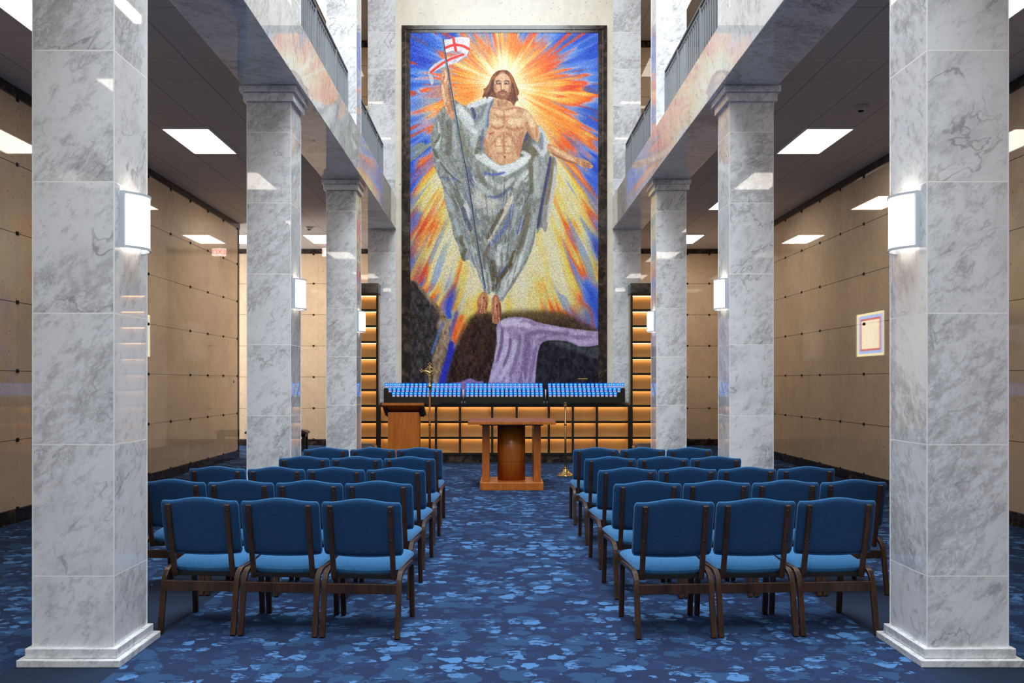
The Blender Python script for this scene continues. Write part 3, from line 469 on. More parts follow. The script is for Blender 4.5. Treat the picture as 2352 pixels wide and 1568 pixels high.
    # the maker's small gilt line low at the right
    for k in range(9): stroke([(1329+k*2.4, 869.5), (1330.4+k*2.4, 869.5)], 2.2, (190, 160, 70), .8, 1, False)
    lum = img.mean(-1, keepdims=True); img[:] = lum+(img-lum)*1.12; img[:] = 128+(img-128)*1.10-4
    # tesserae: every small piece a slightly different glass
    j = rng.randn((H+1)//2, (W+1)//2).repeat(2, 0).repeat(2, 1)[:H, :W]
    j2 = rng.randn(H, W)
    k3 = rng.randn((H+1)//2, (W+1)//2, 3).repeat(2, 0).repeat(2, 1)[:H, :W]
    face = 1-np.exp(-(((xx-1150)/34)**2+((yy-190)/46)**2))*.8
    img += ((j*5+j2*9)[..., None]+k3*7)*face[..., None]
    dark = rng.rand(H, W) < .012
    img[dark] *= .7
    return np.clip(img, 4, 255)/255.
# ================================================================= the hall
XW, CEIL, YB, YP, YF = 5.62, 4.95, 21.8, 17.55, -6.0       # side walls, aisle ceiling, far back wall, mosaic wall, entrance wall
UP0, UP1, TOP = 5.30, 10.20, 13.0
YL = 18.3                                                   # the left aisle wall ends here, a recess opens beyond
struct('floor', MB().box(-9.3, XW+.3, YF-.2, YB+.3, -.12, 0), 'carpet')
wl = struct('wall_left', MB().box(-XW-.3, -XW, YF, YL, 0, UP0), 'cream_y')
wr = struct('wall_right', MB().box(XW, XW+.3, YF, YB, 0, UP0), 'cream_y')
wb = struct('wall_back_left', MB().box(-9.3, -2.76, YB, YB+.25, 0, UP0), 'cream_x')
wbr = struct('wall_back_right', MB().box(2.76, XW+.3, YB, YB+.25, 0, UP0), 'cream_x')
struct('wall_recess_left', MB().box(-9.3, -9.0, YL-.6, YB, 0, 1.2).box(-9.3, -9.0, YL-.6, YB, 4.4, UP0).box(-9.3, -9.0, YL-.6, YL+.3, 1.2, 4.4).box(-9.3, -9.0, YB-.4, YB, 1.2, 4.4), 'white')
struct('wall_recess_front', MB().box(-9.0, -XW-.3, YL-.3, YL, 0, UP0), 'cream_x')
struct('wall_entrance', MB().box(-XW-.3, -2.2, YF-.3, YF, 0, TOP).box(2.2, XW+.3, YF-.3, YF, 0, TOP).box(-2.2, 2.2, YF-.3, YF, 9.3, TOP).box(-2.2, 2.2, YF-.3, YF, 0, .3), 'cream_day')
struct('window_1', MB().box(-2.2, -2.12, YF-.25, YF-.1, .3, 9.3).box(2.12, 2.2, YF-.25, YF-.1, .3, 9.3).box(-.04, .04, YF-.25, YF-.1, .3, 9.3).box(-2.2, 2.2, YF-.25, YF-.1, 2.6, 2.7).box(-2.2, 2.2, YF-.25, YF-.1, 5.9, 6.0), 'bronze')  # unseen entrance glazing, added to go with the frontal fill lamp
struct('trim_1', MB().box(-XW-.31, -XW+.012, YL-.06, YL+.012, 0, CEIL), 'emp')               # dark edge where the left wall stops
# dark plinths and crowns along the walls
struct('baseboard_left', MB().box(-XW, -XW+.02, YF, YL, 0, .155), 'emp'); struct('baseboard_right', MB().box(XW-.02, XW, YF, YB, 0, .155), 'emp')
struct('baseboard_back_left', MB().box(-9.0, -2.77, YB-.02, YB, 0, .15), 'emp'); struct('baseboard_back_right', MB().box(2.77, XW-.02, YB-.02, YB, 0, .15), 'emp')
def crown(name, x0, x1, y0, y1): struct(name, MB().box(x0, x1, y0, y1, CEIL-.12, CEIL-.005), 'emp')
crown('trim_2', -XW, -XW+.03, YF, YL); crown('trim_3', XW-.03, XW, YF, YB); crown('trim_4', -9.0, -2.77, YB-.03, YB); crown('trim_5', 2.77, XW-.03, YB-.03, YB)
struct('ceiling_left', MB().box(-9.0, -2.79, YF, YB, CEIL, CEIL+.04), 'tile'); struct('ceiling_right', MB().box(2.79, XW, YF, YB, CEIL, CEIL+.04), 'tile')
# upper storey
struct('wall_upper_left', MB().box(-XW-.3, -XW, YF, YB, UP0, UP1), 'cream_y'); struct('wall_upper_right', MB().box(XW, XW+.3, YF, YB, UP0, UP1), 'cream_y')
struct('wall_upper_back_left', MB().box(-XW, -2.76, YB, YB+.25, UP0, UP1), 'cream_x'); struct('wall_upper_back_right', MB().box(2.76, XW, YB, YB+.25, UP0, UP1), 'cream_x')
crown('trim_6', 0, 0, 0, 0) if False else None
for n, (a, b) in enumerate(((-XW, -2.77), (2.77, XW))): struct('trim_%d' % (6+n), MB().box(a, b, YB-.04, YB, UP1-.17, UP1-.005), 'emp')
struct('floor_gallery_left', MB().box(-XW, -2.76, YF, YB, CEIL+.06, UP0), 'white'); struct('floor_gallery_right', MB().box(2.76, XW, YF, YB, CEIL+.06, UP0), 'white')
struct('ceiling_upper_left', MB().box(-XW, -2.2, YF, YB, UP1, UP1+.1), 'tile'); struct('ceiling_upper_right', MB().box(2.2, XW, YF, YB, UP1, UP1+.1), 'tile')
struct('wall_clerestory_left', MB().box(-2.5, -2.2, YF, YP, UP1+.1, TOP), 'white'); struct('wall_clerestory_right', MB().box(2.2, 2.5, YF, YP, UP1+.1, TOP), 'white')
mb = MB()
for k in range(12): mb.box(-2.2, 2.2, YF+k*2.13, YF+k*2.13+.06, TOP-.02, TOP+.08)
struct('ceiling_rooflight', mb.box(-2.5, -2.05, YF, YP, TOP-.02, TOP+.1).box(2.05, 2.5, YF, YP, TOP-.02, TOP+.1), 'white')
# the mosaic wall: a block with marble piers each side
struct('wall_mosaic', MB().box(-2.21, 2.21, YP, YP+.3, 0, TOP), 'cream_day')
struct('wall_side_left', MB().box(-2.76, -2.60, YP+.4, YB, 0, UP1), 'cream_y'); struct('wall_side_right', MB().box(2.60, 2.76, YP+.4, YB, 0, UP1), 'cream_y')
for s, n in ((-1, 'left'), (1, 'right')):
    a, b = sorted((s*2.77, s*2.21))
    t = thing('marble_pier', 'white marble pier at the %s edge of the mosaic' % n, 'pier', ((a+b)/2, YP+.2, 0))
    MB().box(a-(a+b)/2, b-(a+b)/2, -.215, .2, 0, TOP).obj('shaft', 'marble', t)
# gallery beams
for s, n in ((-1, 'left'), (1, 'right')):
    a, b = sorted((s*2.80, s*2.195))
    t = thing('gallery_beam', 'polished white marble beam carrying the %s gallery' % n, 'beam', (s*2.5, 5.8, 4.70))
    MB().box(a-s*2.5, b-s*2.5, YF-5.8, YP-.016-5.8, 0, .655).obj('fascia', 'marble_flat', t, .008)
# ---- columns
PY = [4.90, 9.08, 13.275]
def column(name, label, s, y, z0, z1, base=True, group=None):
    h = .23; t = thing(name, label, 'column', (s*2.535, y+h, z0), 0, group)
    b0 = .095 if base else 0; H = z1-z0
    MB().box(-h, h, -h, h, b0, H-(.15 if base else 0)).obj('shaft', 'marble', t)
    mb = MB()
    for sx in (-1, 1):
        for sy in (-1, 1): mb.box(sx*h-.003, sx*h+.003, sy*h-.003, sy*h+.003, b0, H-(.15 if base else 0))
    mb.obj('corner_bead', 'bead', t)
    if base:
        pb = MB().box(-h-.062, h+.062, -h-.062, h+.062, 0, .042).obj('base', 'marble_flat', t, .005); MB().box(-h-.03, h+.03, -h-.03, h+.03, .042, .098).obj('base_step', 'marble_flat', pb, .005)
        cp = MB().box(-h-.035, h+.035, -h-.035, h+.035, H-.16, H-.07).obj('capital', 'marble_flat', t, .004); MB().box(-h-.065, h+.065, -h-.065, h+.065, H-.07, H-.003).obj('capital_slab', 'marble_flat', cp, .004)
    return t
DW = ['nearest', 'middle', 'farthest']
for s, n in ((-1, 'left'), (1, 'right')):
    for i, y in enumerate(PY):
        column('marble_column', '%s lower square marble column in the %s row, bearing a lit sconce' % (DW[i], n), s, y, 0, 4.70, True, 'lower marble columns')
        if i: column('gallery_column', 'upper marble column on the %s gallery, above the %s lower column' % (n, DW[i]), s, y, 5.356, UP1, False, 'upper marble columns')
# ---- gallery railings, one per bay
def railing(s, y0, y1, label):
    x = s*2.45; t = thing('gallery_railing', label, 'railing', (x, (y0+y1)/2, 5.356), 0, 'gallery railings'); L = (y1-y0)/2
    MB().box(-.025, .025, -L, L, .985, 1.02).obj('handrail', 'railtop', t, .006); MB().box(-.012, .012, -L, L, .06, .085).obj('bottom_rail', 'rail', t); MB().box(-.012, .012, -L, L, .935, .96).obj('top_rail', 'rail', t)
    n = int((y1-y0)/.115)
    for k in range(n+1):
        yy = -L+.01+(2*L-.02)*k/n
        if k % 12 == 0 or k == n: MB().box(-.022, .022, yy-.022, yy+.022, 0, .985).obj('post', 'rail', t)
        else: MB().box(-.009, .009, yy-.009, yy+.009, .085, .935).obj('baluster', 'rail', t)
for s, n in ((-1, 'left'), (1, 'right')):
    railing(s, 5.4, 9.07, 'grey metal railing on the %s gallery, bay nearest the viewer' % n)
    railing(s, 9.56, 13.26, 'grey metal railing on the %s gallery, middle bay' % n)
    railing(s, 13.75, 17.32, 'grey metal railing on the %s gallery, far bay beside the mosaic' % n)
# ---- rosettes on the stone panels (parts of the walls)
rk = MB().box(-.006, .012, -.022, .022, -.022, .022).box(-.006, .02, -.012, .012, -.012, .012).mesh('rosette', MAT['knob'])
def rosettes(wall, pts, rot):
    for p in pts:
        o = bpy.data.objects.new('rosette', rk); COL.objects.link(o); o.parent = wall; o.location = p; o.rotation_euler = (0, 0, rot)
zs = [.155+.785*k for k in range(7)]; zs[-1] = CEIL-.13
def wallpts(x, ylist): return [(x, y, z) for y in ylist for k, z in enumerate(zs) if not (2 <= k <= 4 and int(round((y-9.87)/.925)) % 4 in (1, 3) and y < 15)]
rosettes(wl, wallpts(-XW, [9.87+.925*k for k in range(10)]), 0)
rosettes(wr, wallpts(XW, [8.02+.925*k for k in range(12)]), PI)
rosettes(wb, [(x, YB, z) for x in (-4.78, -3.855) for z in zs], -PI/2); rosettes(wbr, [(x, YB, z) for x in (3.73, 4.645, 5.2) for z in zs], -PI/2)
# ---- ceiling lights
def clight(x, y, label, w=.6, l=1.22, z=CEIL, group='aisle ceiling lights'):
    t = thing('ceiling_light', label, 'ceiling light', (x, y, z), 0, group)
    MB().box(-w/2, w/2, -l/2, l/2, -.012, -.004).obj('diffuser', 'panel', t)
    f = .018; MB().box(-w/2-f, -w/2, -l/2-f, l/2+f, -.022, 0).box(w/2, w/2+f, -l/2-f, l/2+f, -.022, 0).box(-w/2, w/2, -l/2-f, -l/2, -.022, 0).box(-w/2, w/2, l/2, l/2+f, -.022, 0).obj('frame', 'white', t)
YW = {-4.4: 'far behind the viewer', -.3: 'behind the viewer', 3.8: 'above the viewer', 7.9: 'beside the nearest column', 12.0: 'between the nearest and middle columns', 16.1: 'behind the middle column', 20.2: 'near the back wall'}
for s, n in ((-1, 'left'), (1, 'right')):
    for y, wd in YW.items(): clight(s*4.25, y, 'white rectangular ceiling light in the %s aisle, %s' % (n, wd))
    for k, y in enumerate((4.6, 8.5, 12.6, 16.6)): clight(s*4.3, y, 'narrow light on the %s gallery ceiling, %s from the entrance' % (n, ORD[k]), 1.3, .26, UP1, 'gallery ceiling lights')
    clight(s*4.05, 20.0, 'bright light on the %s gallery ceiling nearest the back wall' % n, .32, 1.4, UP1, 'gallery ceiling lights')
clight(-6.1, 20.2, 'white ceiling light at the left recess, glimpsed beside the middle column')
# ---- sconces on the inner column faces
def sconce(s, i):
    y = PY[i]+.225; t = thing('wall_sconce', 'lit half-round wall sconce on the %s column of the %s row' % (DW[i], ('left', 'right')[s > 0]), 'sconce', (s*2.305, y, 2.54), PI if s > 0 else 0, 'column sconces')
    W2, H2 = .145, .163; n = 14
    arc = lambda r: [(.022+r*(1-u*u), W2*u) for u in [-1+2*k/n for k in range(n+1)]]
    A = arc(.084)
    vs = [(x, yy, z) for x, yy in A for z in (-H2+.012, H2-.012)]
    MB().add(vs, [(2*k, 2*k+2, 2*k+3, 2*k+1) for k in range(n)], True).obj('diffuser', 'sconce', t)
    mb = MB()
    for z in (-H2, H2-.014):
        for k in range(n):
            (xa, ya), (xb, yb) = A[k], A[k+1]
            mb.hexa([(xa-.004, ya, z), (xa+.006, ya, z), (xb+.006, yb, z), (xb-.004, yb, z), (xa-.004, ya, z+.014), (xa+.006, ya, z+.014), (xb+.006, yb, z+.014), (xb-.004, yb, z+.014)])
    for u in (-1, 1): mb.box(.016, .030, u*W2-.011, u*W2+.011, -H2, H2).box(.0, .02, u*W2-.003, u*W2+.003, -H2, H2)
    mb.obj('frame', 'nickel', t); MB().box(0, .012, -W2+.03, W2-.03, -H2+.05, H2-.05).obj('back_plate', 'nickel', t)
    l = bpy.data.lights.new('sconce_bulb', 'POINT'); l.energy = 1.3; l.color = (1, .82, .62); l.shadow_soft_size = .025; o = bpy.data.objects.new('sconce_bulb', l); COL.objects.link(o); o.parent = t; o.location = (.05, 0, .05)
for s in (-1, 1):
    for i in range(3): sconce(s, i)
# ---- small ceiling and wall items
def detector(x, y, label):
    t = thing('smoke_detector', label, 'smoke detector', (x, y, CEIL)); MB().lathe([(.0, -.055), (.055, -.055), (.075, -.035), (.09, -.012), (.09, 0)], n=24).obj('housing', 'detector', t); MB().lathe([(.0, -.07), (.03, -.068), (.04, -.05)], n=16).obj('sensor', 'dark', t)
detector(4.28, 10.5, 'round smoke detector on the right aisle ceiling'); detector(-4.22, 18.7, 'round smoke detector on the ceiling by the left recess')
t = thing('exit_sign', 'small white EXIT sign with red letters below the left aisle ceiling', 'exit sign', (-4.27, 21.2, 4.78))
MB().box(-.17, .17, -.03, .03, -.10, .10).obj('housing', 'exitface', t, .02); MB().box(-.05, .05, -.02, .02, .10, .165).obj('mount', 'white', t)
cu = bpy.data.curves.new('exit', 'FONT'); cu.body = 'EXIT'; cu.size = .17; cu.align_x = 'CENTER'; cu.align_y = 'CENTER'; cu.extrude = .003; tmp = bpy.data.objects.new('tmp', cu); COL.objects.link(tmp)
me = bpy.data.meshes.new_from_object(tmp.evaluated_get(bpy.context.evaluated_depsgraph_get())); bpy.data.objects.remove(tmp)
for yy, rz in ((-.034, 0), (.034, PI)):
    me.materials.clear(); me.materials.append(MAT['exitred']); o = bpy.data.objects.new('letters', me); COL.objects.link(o); o.parent = t; o.location = (0, yy, 0); o.rotation_euler = (PI/2, 0, rz)
tag(MB().box(-XW, -XW+.003, 17.93, 18.0, 1.58, 1.63).obj('tape_scrap', 'tape'), 'scrap of blue tape at the far end of the left wall', 'tape'); tag(MB().box(XW-.003, XW, 17.9, 18.0, .92, .965).obj('tape_scrap', 'tape'), 'scrap of blue tape low on the right wall', 'tape')
# stained glass and niches on the side faces behind the mosaic, seen mirrored in the polished aisle walls
for s, n in ((-1, 'left'), (1, 'right')):
    x = s*2.76; a, b = sorted((x, x+s*.03))
    wn = tag(bpy.data.objects.new('window_%d' % (2 if s < 0 else 3), MB().box(a, b, 19.2, 20.7, 2.17, 2.2).box(a, b, 19.2, 20.7, 3.2, 3.23).box(a, b, 19.17, 19.2, 2.17, 3.23).box(a, b, 20.7, 20.73, 2.17, 3.23).mesh('window', MAT['bronze'])), None, None, None, 'structure'); COL.objects.link(wn)
    a, b = sorted((x, x+s*.015)); MB().box(a, b, 19.2, 20.7, 2.2, 3.2).obj('stained_pane', 'stained', wn)

# ================================================================= mosaic panel in its dark marble frame
img = paint_mosaic(); PH, PW = img.shape[:2]
mt = thing('mosaic_panel', 'tall glass mosaic of a robed figure with a flag amid orange and blue rays', 'mosaic', (0, YP, 1.2))
lin = np.where(img <= .04045, img/12.92, ((img+.055)/1.055)**2.4)
xs = np.linspace(-1.912, 1.912, PW); zz = np.linspace(8.68, 8.68-(PH-1)*17.5/1985, PH)-1.2
co = np.zeros((PH, PW, 3)); co[..., 0] = xs[None]; co[..., 1] = -.018; co[..., 2] = zz[:, None]
idx = np.arange(PH*PW).reshape(PH, PW); fa = np.stack([idx[:-1, :-1], idx[1:, :-1], idx[1:, 1:], idx[:-1, 1:]], -1).reshape(-1, 4)
me = bpy.data.meshes.new('tesserae'); me.vertices.add(PH*PW); me.vertices.foreach_set('co', co.ravel()); nf = len(fa)
me.loops.add(nf*4); me.loops.foreach_set('vertex_index', fa.ravel().astype(np.int32)); me.polygons.add(nf); me.polygons.foreach_set('loop_start', np.arange(0, nf*4, 4, dtype=np.int32)); me.update(calc_edges=True)
at = me.color_attributes.new('tessera', 'FLOAT_COLOR', 'POINT'); at.data.foreach_set('color', np.concatenate([lin, np.ones((PH, PW, 1))], -1).astype(np.float32).ravel()); me.materials.append(MAT['mosaic'])
o = bpy.data.objects.new('tesserae', me); COL.objects.link(o); o.parent = mt
MB().box(-1.92, 1.92, -.012, -.002, .02, 7.49).obj('backing_board', 'emp', mt)
MB().box(-2.08, -1.995, -.05, 0, 0, 7.62).box(1.995, 2.08, -.05, 0, 0, 7.62).box(-1.995, 1.995, -.05, 0, 7.54, 7.62).box(-2.0, -1.905, -.03, 0, 0, 7.545).box(1.905, 2.0, -.03, 0, 0, 7.545).box(-1.91, 1.91, -.03, 0, 7.48, 7.545).obj('frame', 'emp', mt)

# ================================================================= glass fronted niches
XB = [-2.48, -1.84, -1.362, -.884, -.243, .243, .884, 1.362, 1.84, 2.48]; ZB = [.17+.3175*k for k in range(11)]; YN = 17.2
def niche(t, ox, xb, zb, deep, extra=None):
    y0, y1 = YN, YP-.02-(0 if deep else 0); car = MB(); x0, x1, z0, z1 = xb[0]-ox, xb[-1]-ox, zb[0], zb[-1]
    car.box(x0, x1, y1-.02-YN, y1-YN, z0, z1)
    for x in xb: car.box(x-ox-.012, x-ox+.012, .03, y1-.02-YN, z0, z1)
    for z in zb: car.box(x0, x1, .03, y1-.02-YN, z-.010, z+.010)
    car.obj('lining', 'tan', t); fr = MB(); w2 = .013
    for x in xb: fr.box(x-ox-.022, x-ox-.006, -.012, .03, z0-.02, z1+.02).box(x-ox+.006, x-ox+.022, -.012, .03, z0-.02, z1+.02).box(x-ox-.008, x-ox+.008, .0, .03, z0-.02, z1+.02)
    for z in zb: fr.box(x0, x1, -.010, .03, z-.022, z-.006).box(x0, x1, -.010, .03, z+.006, z+.022).box(x0, x1, .002, .03, z-.008, z+.008)
    fr.obj('frame', 'bronze', t)
    for xa, xc in zip(xb[:-1], xb[1:]):
        for za, zc in zip(zb[:-1], zb[1:]):
            MB().box(xa-ox+.02, xc-ox-.02, .012, .016, za+.02, zc-.02).obj('glass_pane', 'glass', t)
            MB().box(xa-ox+.03, xc-ox-.03, .255, .275, zc-.020, zc-.012).obj('strip_light', 'led', t)
t = thing('glass_niche_bank', 'low bank of lit glass niches below the blue candles', 'niche bank', (0, YN, 0)); niche(t, 0, XB, ZB[:4], True)
MB().box(-2.5, 2.5, .01, .33, .003, .146).obj('plinth', 'emp', t)
for s, n in ((-1, 'left'), (1, 'right')):
    xb = sorted((s*3.15, s*2.53)); ox = s*2.84
    t = thing('glass_niche_tower', 'tall stack of lit amber glass niches on the %s of the mosaic' % n, 'niche tower', (ox, YN, 0)); niche(t, ox, xb, ZB, True)
    for za, zc in zip(ZB[:-1], ZB[1:]): q = -s*.3125; MB().box(min(q, q-s*.006), max(q, q-s*.006), .03, .32, za+.024, zc-.024).obj('side_pane', 'sideglass', t)
    MB().box(xb[0]-ox-.022, xb[1]-ox+.022, -.015, .33, 3.37, 3.565).obj('cap', 'emp', t, .004); MB().box(xb[0]-ox-.01, xb[1]-ox+.01, .01, .33, .003, .148).obj('plinth', 'emp', t)
o = tag(MB().box(-2.475, 2.475, -.20, .16, 0, .045).obj('counter_slab', 'emp', None, .004, (0, YN+.18, 1.146)), 'long dark marble slab under the racks of blue candles', 'counter')
# ---- votive racks and candles
CZ = 1.192; rows = [(17.10, .106), (17.20, .193), (17.30, .280)]
cup = MB().lathe([(.030, .044), (.0335, .047), (.0345, .085), (.0345, .106)], n=12, caps=False).add([], []).mesh('glass_cup', MAT['bluecup'])
holder = MB().lathe([(.024, .006), (.030, .010), (.031, .046), (.027, .049)], n=12).mesh('holder', MAT['cupwhite']); sauc = MB().lathe([(.030, 0), (.032, .004), (.028, .008)], n=12).mesh('saucer', MAT['black']); flm = MB().lathe([(.004, .058), (.013, .068), (.015, .076), (.012, .086), (.002, .096)], n=8).mesh('flame', MAT['flame'])
def candle(x, y, z, label, group):
    t = thing('votive_candle', label, 'candle', (x, y, z), 0, group)
    for nme, m in (('glass_cup', cup), ('holder', holder), ('saucer', sauc), ('flame', flm)):
        o = bpy.data.objects.new(nme, m); COL.objects.link(o); o.parent = t
RW = ['front', 'middle', 'back']; PT = .0858
for n, xs_, cnt, grow in (('left', None, (16, 17, 18), -1), ('centre', None, (18, 18, 18), 0), ('right', None, (16, 17, 18), 1)):
    if n == 'centre': base_x = [[(k-8.5)*PT for k in range(18)]]*3; bx = (-.79, .79)
    else:
        s = grow; base_x = [[s*(.905+k*PT) for k in range(c)] for c in cnt]; bx = tuple(sorted((s*.84, s*2.42)))
    rx = (bx[0]+bx[1])/2; t = thing('votive_rack', 'black stepped rack of blue candles, %s of the three' % n, 'candle rack', (rx, 17.2, CZ), 0, 'votive racks')
    for r, (y, z) in enumerate(rows):
        xx = sorted(base_x[r]); MB().box(xx[0]-.045-rx, xx[-1]+.045-rx, y-.048-17.2, y+.048-17.2, 0 if r == 0 else 0, z).obj('step', 'bronze', t)
        for k, x in enumerate(xx): candle(x, y, CZ+z+.0006, 'lit blue votive candle, %s from the left in the %s row of the %s rack' % (ORD[k], RW[r], n), 'blue votive candles')
for s, n in ((-1, 'left'), (1, 'right')):
    tag(MB().box(-.02, .02, -.02, .02, 0, .08).obj('rod_socket', 'black', None, 0, (s*.815, 17.12, CZ)), 'small black block under the white rod at the %s rack gap' % n, 'holder')
    tag(MB().lathe([(.012, 0), (.012, .175), (.008, .18)], n=10).obj('white_rod', 'taper', None, 0, (s*.815, 17.12, CZ+.082)), 'thin white rod standing at the %s gap between candle racks' % n, 'rod')

# ================================================================= furniture
def lectern():
    t = thing('lectern', 'amber wooden lectern with a slanted top left of the altar', 'lectern', (-1.81, 15.45, 0))
    MB().box(-.275, .275, -.10, .26, .03, 1.06).obj('body', 'oak', t, .006); MB().box(-.30, .30, -.14, .30, 0, .035).obj('foot', 'oak', t, .004)
    MB().hexa([(-.372, -.17, 1.185), (.372, -.17, 1.185), (.372, .32, .985), (-.372, .32, .985), (-.372, -.17, 1.232), (.372, -.17, 1.232), (.372, .32, 1.03), (-.372, .32, 1.03)]).obj('reading_top', 'oak', t, .004)
    MB().hexa([(-.345, -.11, 1.15), (-.275, -.11, 1.15), (-.275, .28, .97), (-.345, .28, .97), (-.345, -.11, 1.165), (-.275, -.11, 1.165), (-.275, .28, 1.0), (-.345, .28, 1.0)]).hexa([(.275, -.11, 1.15), (.345, -.11, 1.15), (.345, .28, .97), (.275, .28, .97), (.275, -.11, 1.165), (.345, -.11, 1.165), (.345, .28, 1.0), (.275, .28, 1.0)]).obj('bracket', 'walnut', t)
lectern()
def altar():
    t = thing('altar_table', 'amber wooden altar table on a drum and two slab legs in the aisle', 'table', (.075, 13.15, 0))
    MB().box(-.47, .47, -.40, .43, .0, .115).obj('base', 'oak', t, .006)
    for s in (-1, 1): MB().box(s*.385-.055, s*.385+.055, -.23, .42, .115, .955).obj('leg', 'oak', t, .005)
    pr = MB(); pr.lathe([(.212, .115), (.212, .955)], (0, .06, 0), 48); pr.obj('drum', 'oak', t); q = MB()
    for z in (.40, .67): q.lathe([(.2128, z), (.2128, z+.004)], (0, .06, 0), 48, False)
    q.obj('drum_seam', 'walnut', t)
    MB().box(-.47, .47, -.36, .43, .955, .975).obj('under_plate', 'walnut', t); tp = MB().box(-.645, .645, -.5, .5, .975, 1.022).obj('tabletop', 'oak', t, .004); MB().box(-.64, .64, -.495, .495, 1.022, 1.030).obj('top_veneer', 'oaktop', tp, .003)
altar()
def stand(x, label, name, height, pm='golddark'):
    t = thing(name, label, 'stand', (x, 14.72, 0))
    MB().lathe([(.0, 0), (.135, 0), (.142, .008), (.136, .02), (.118, .032), (.085, .055), (.055, .085), (.034, .115), (.027, .135), (.030, .142), (.024, .15)], n=48, flute=.03, nf=8).obj('base', 'gold', t)
    MB().lathe([(.017, .14), (.017, .62), (.0155, .625), (.0155, height)], n=16).obj('pole', pm, t); MB().lathe([(.017, .86), (.023, .865), (.023, .885), (.017, .89)], n=16).obj('pole_ring', 'golddark', t); return t
t = stand(1.02, 'brass pole stand with a flared foot, right of the altar table', 'brass_stand', 1.2); MB().lathe([(.014, 1.185), (.026, 1.19), (.024, 1.20), (.024, 1.245), (.027, 1.25), (.018, 1.252)], n=16).obj('socket', 'gold', t)
t = stand(-1.29, 'tall brass processional crucifix on a pole between lectern and altar table', 'processional_crucifix', 1.55, 'pole'); t['category'] = 'crucifix'
MB().lathe([(.012, 1.49), (.03, 1.505), (.035, 1.525), (.03, 1.545), (.014, 1.56), (.022, 1.575), (.012, 1.585)], n=20).obj('knop', 'gold', t)
cr = MB().box(-.012, .012, -.008, .008, 1.55, 1.90).box(-.135, .135, -.008, .008, 1.778, 1.802)
for cx, cz, dx, dz in ((-.14, 1.79, -1, 0), (.14, 1.79, 1, 0), (0, 1.905, 0, 1)):      # budded ends
    for a, b in ((1, 0), (0, 1), (0, -1)):
        px = cx+dx*a*.02+dz*b*.022; pz = cz+dz*a*.02+dx*b*.022; cr.lathe([(.001, -.012), (.010, -.006), (.012, 0), (.010, .006), (.001, .012)], (px, 0, pz), 10)
cr.obj('cross', 'gold', t)
MB().tube([(.062*math.cos(a*PI/12), 0, 1.79+.062*math.sin(a*PI/12)) for a in range(24)], .006, 8, True).tube([(.08*math.cos(a*PI/12)*(1+.12*math.cos(4*a*PI/12)), 0, 1.79+.08*math.sin(a*PI/12)*(1+.12*math.cos(4*a*PI/12))) for a in range(24)], .0035, 6, True).obj('halo_ring', 'gold', t)
# small cast figure on the cross: one skinned body
pts = [(0, 1.70), (0, 1.735), (0, 1.76), (.004, 1.785), (.006, 1.80), (-.045, 1.782), (-.085, 1.795), (.045, 1.782), (.085, 1.795), (-.014, 1.685), (-.010, 1.635), (-.003, 1.59), (.014, 1.685), (.016, 1.64), (.004, 1.59)]
ed = [(0, 1), (1, 2), (2, 3), (3, 4), (2, 5), (5, 6), (2, 7), (7, 8), (0, 9), (9, 10), (10, 11), (0, 12), (12, 13), (13, 14)]; rd = [.014, .015, .014, .008, .012, .007, .006, .007, .006, .010, .008, .006, .010, .008, .006]
me = bpy.data.meshes.new('corpus'); me.from_pydata([(a, -.016, b) for a, b in pts], ed, []); o = bpy.data.objects.new('corpus', me); COL.objects.link(o); o.parent = t; me.materials.append(MAT['gold'])
m = o.modifiers.new('skin', 'SKIN'); m.use_smooth_shade = True
for k, v in enumerate(me.skin_vertices[0].data): v.radius = (rd[k], rd[k]*.8); v.use_root = (k == 0)
m = o.modifiers.new('sub', 'SUBSURF'); m.levels = m.render_levels = 2
# ---- stools and bench
def stool(x, y, label):
    t = thing('leather_stool', label, 'stool', (x, y, 0)); 
    n = 20; vs = []; fs = []; N = 16
    for j in range(N+1):
        for i in range(N+1):
            u, v = -1+2*i/N, -1+2*j/N; k = max(0, 1-abs(u)**5)*max(0, 1-abs(v)**5); vs.append((u*.26, v*.2, .33+.085*k**.5+.01*(1-u*u)))
    MB().add(vs, [(j*(N+1)+i, j*(N+1)+i+1, (j+1)*(N+1)+i+1, (j+1)*(N+1)+i) for j in range(N) for i in range(N)], True).obj('cushion', 'leather', t)
    MB().box(-.245, .245, -.185, .185, .27, .335).obj('apron', 'black', t)
    for sx in (-1, 1):
        for sy in (-1, 1): MB().box(sx*.215-.02, sx*.215+.02, sy*.155-.02, sy*.155+.02, 0, .275).obj('leg', 'black', t)
stool(-2.74, 16.7, 'dark brown leather stool before the left niche tower'); stool(2.74, 16.7, 'dark brown leather stool before the right niche tower')
t = thing('dark_bench', 'dark bench with rounded ends at the left recess behind the middle column', 'bench', (-5.28, 20.2, 0))
MB().prism([(-.72, .40), (-.72, .44), (-.66, .475), (-.55, .49), (.55, .49), (.66, .475), (.72, .44), (.72, .40)], -.2, .2, 'y').obj('seat', 'leather', t, .01); MB().box(-.68, .68, -.17, .17, .33, .40).obj('apron', 'black', t)
for sx in (-1, 1):
    for sy in (-1, 1): MB().box(sx*.64-.035, sx*.64+.035, sy*.14-.03, sy*.14+.03, 0, .40).obj('leg', 'black', t)
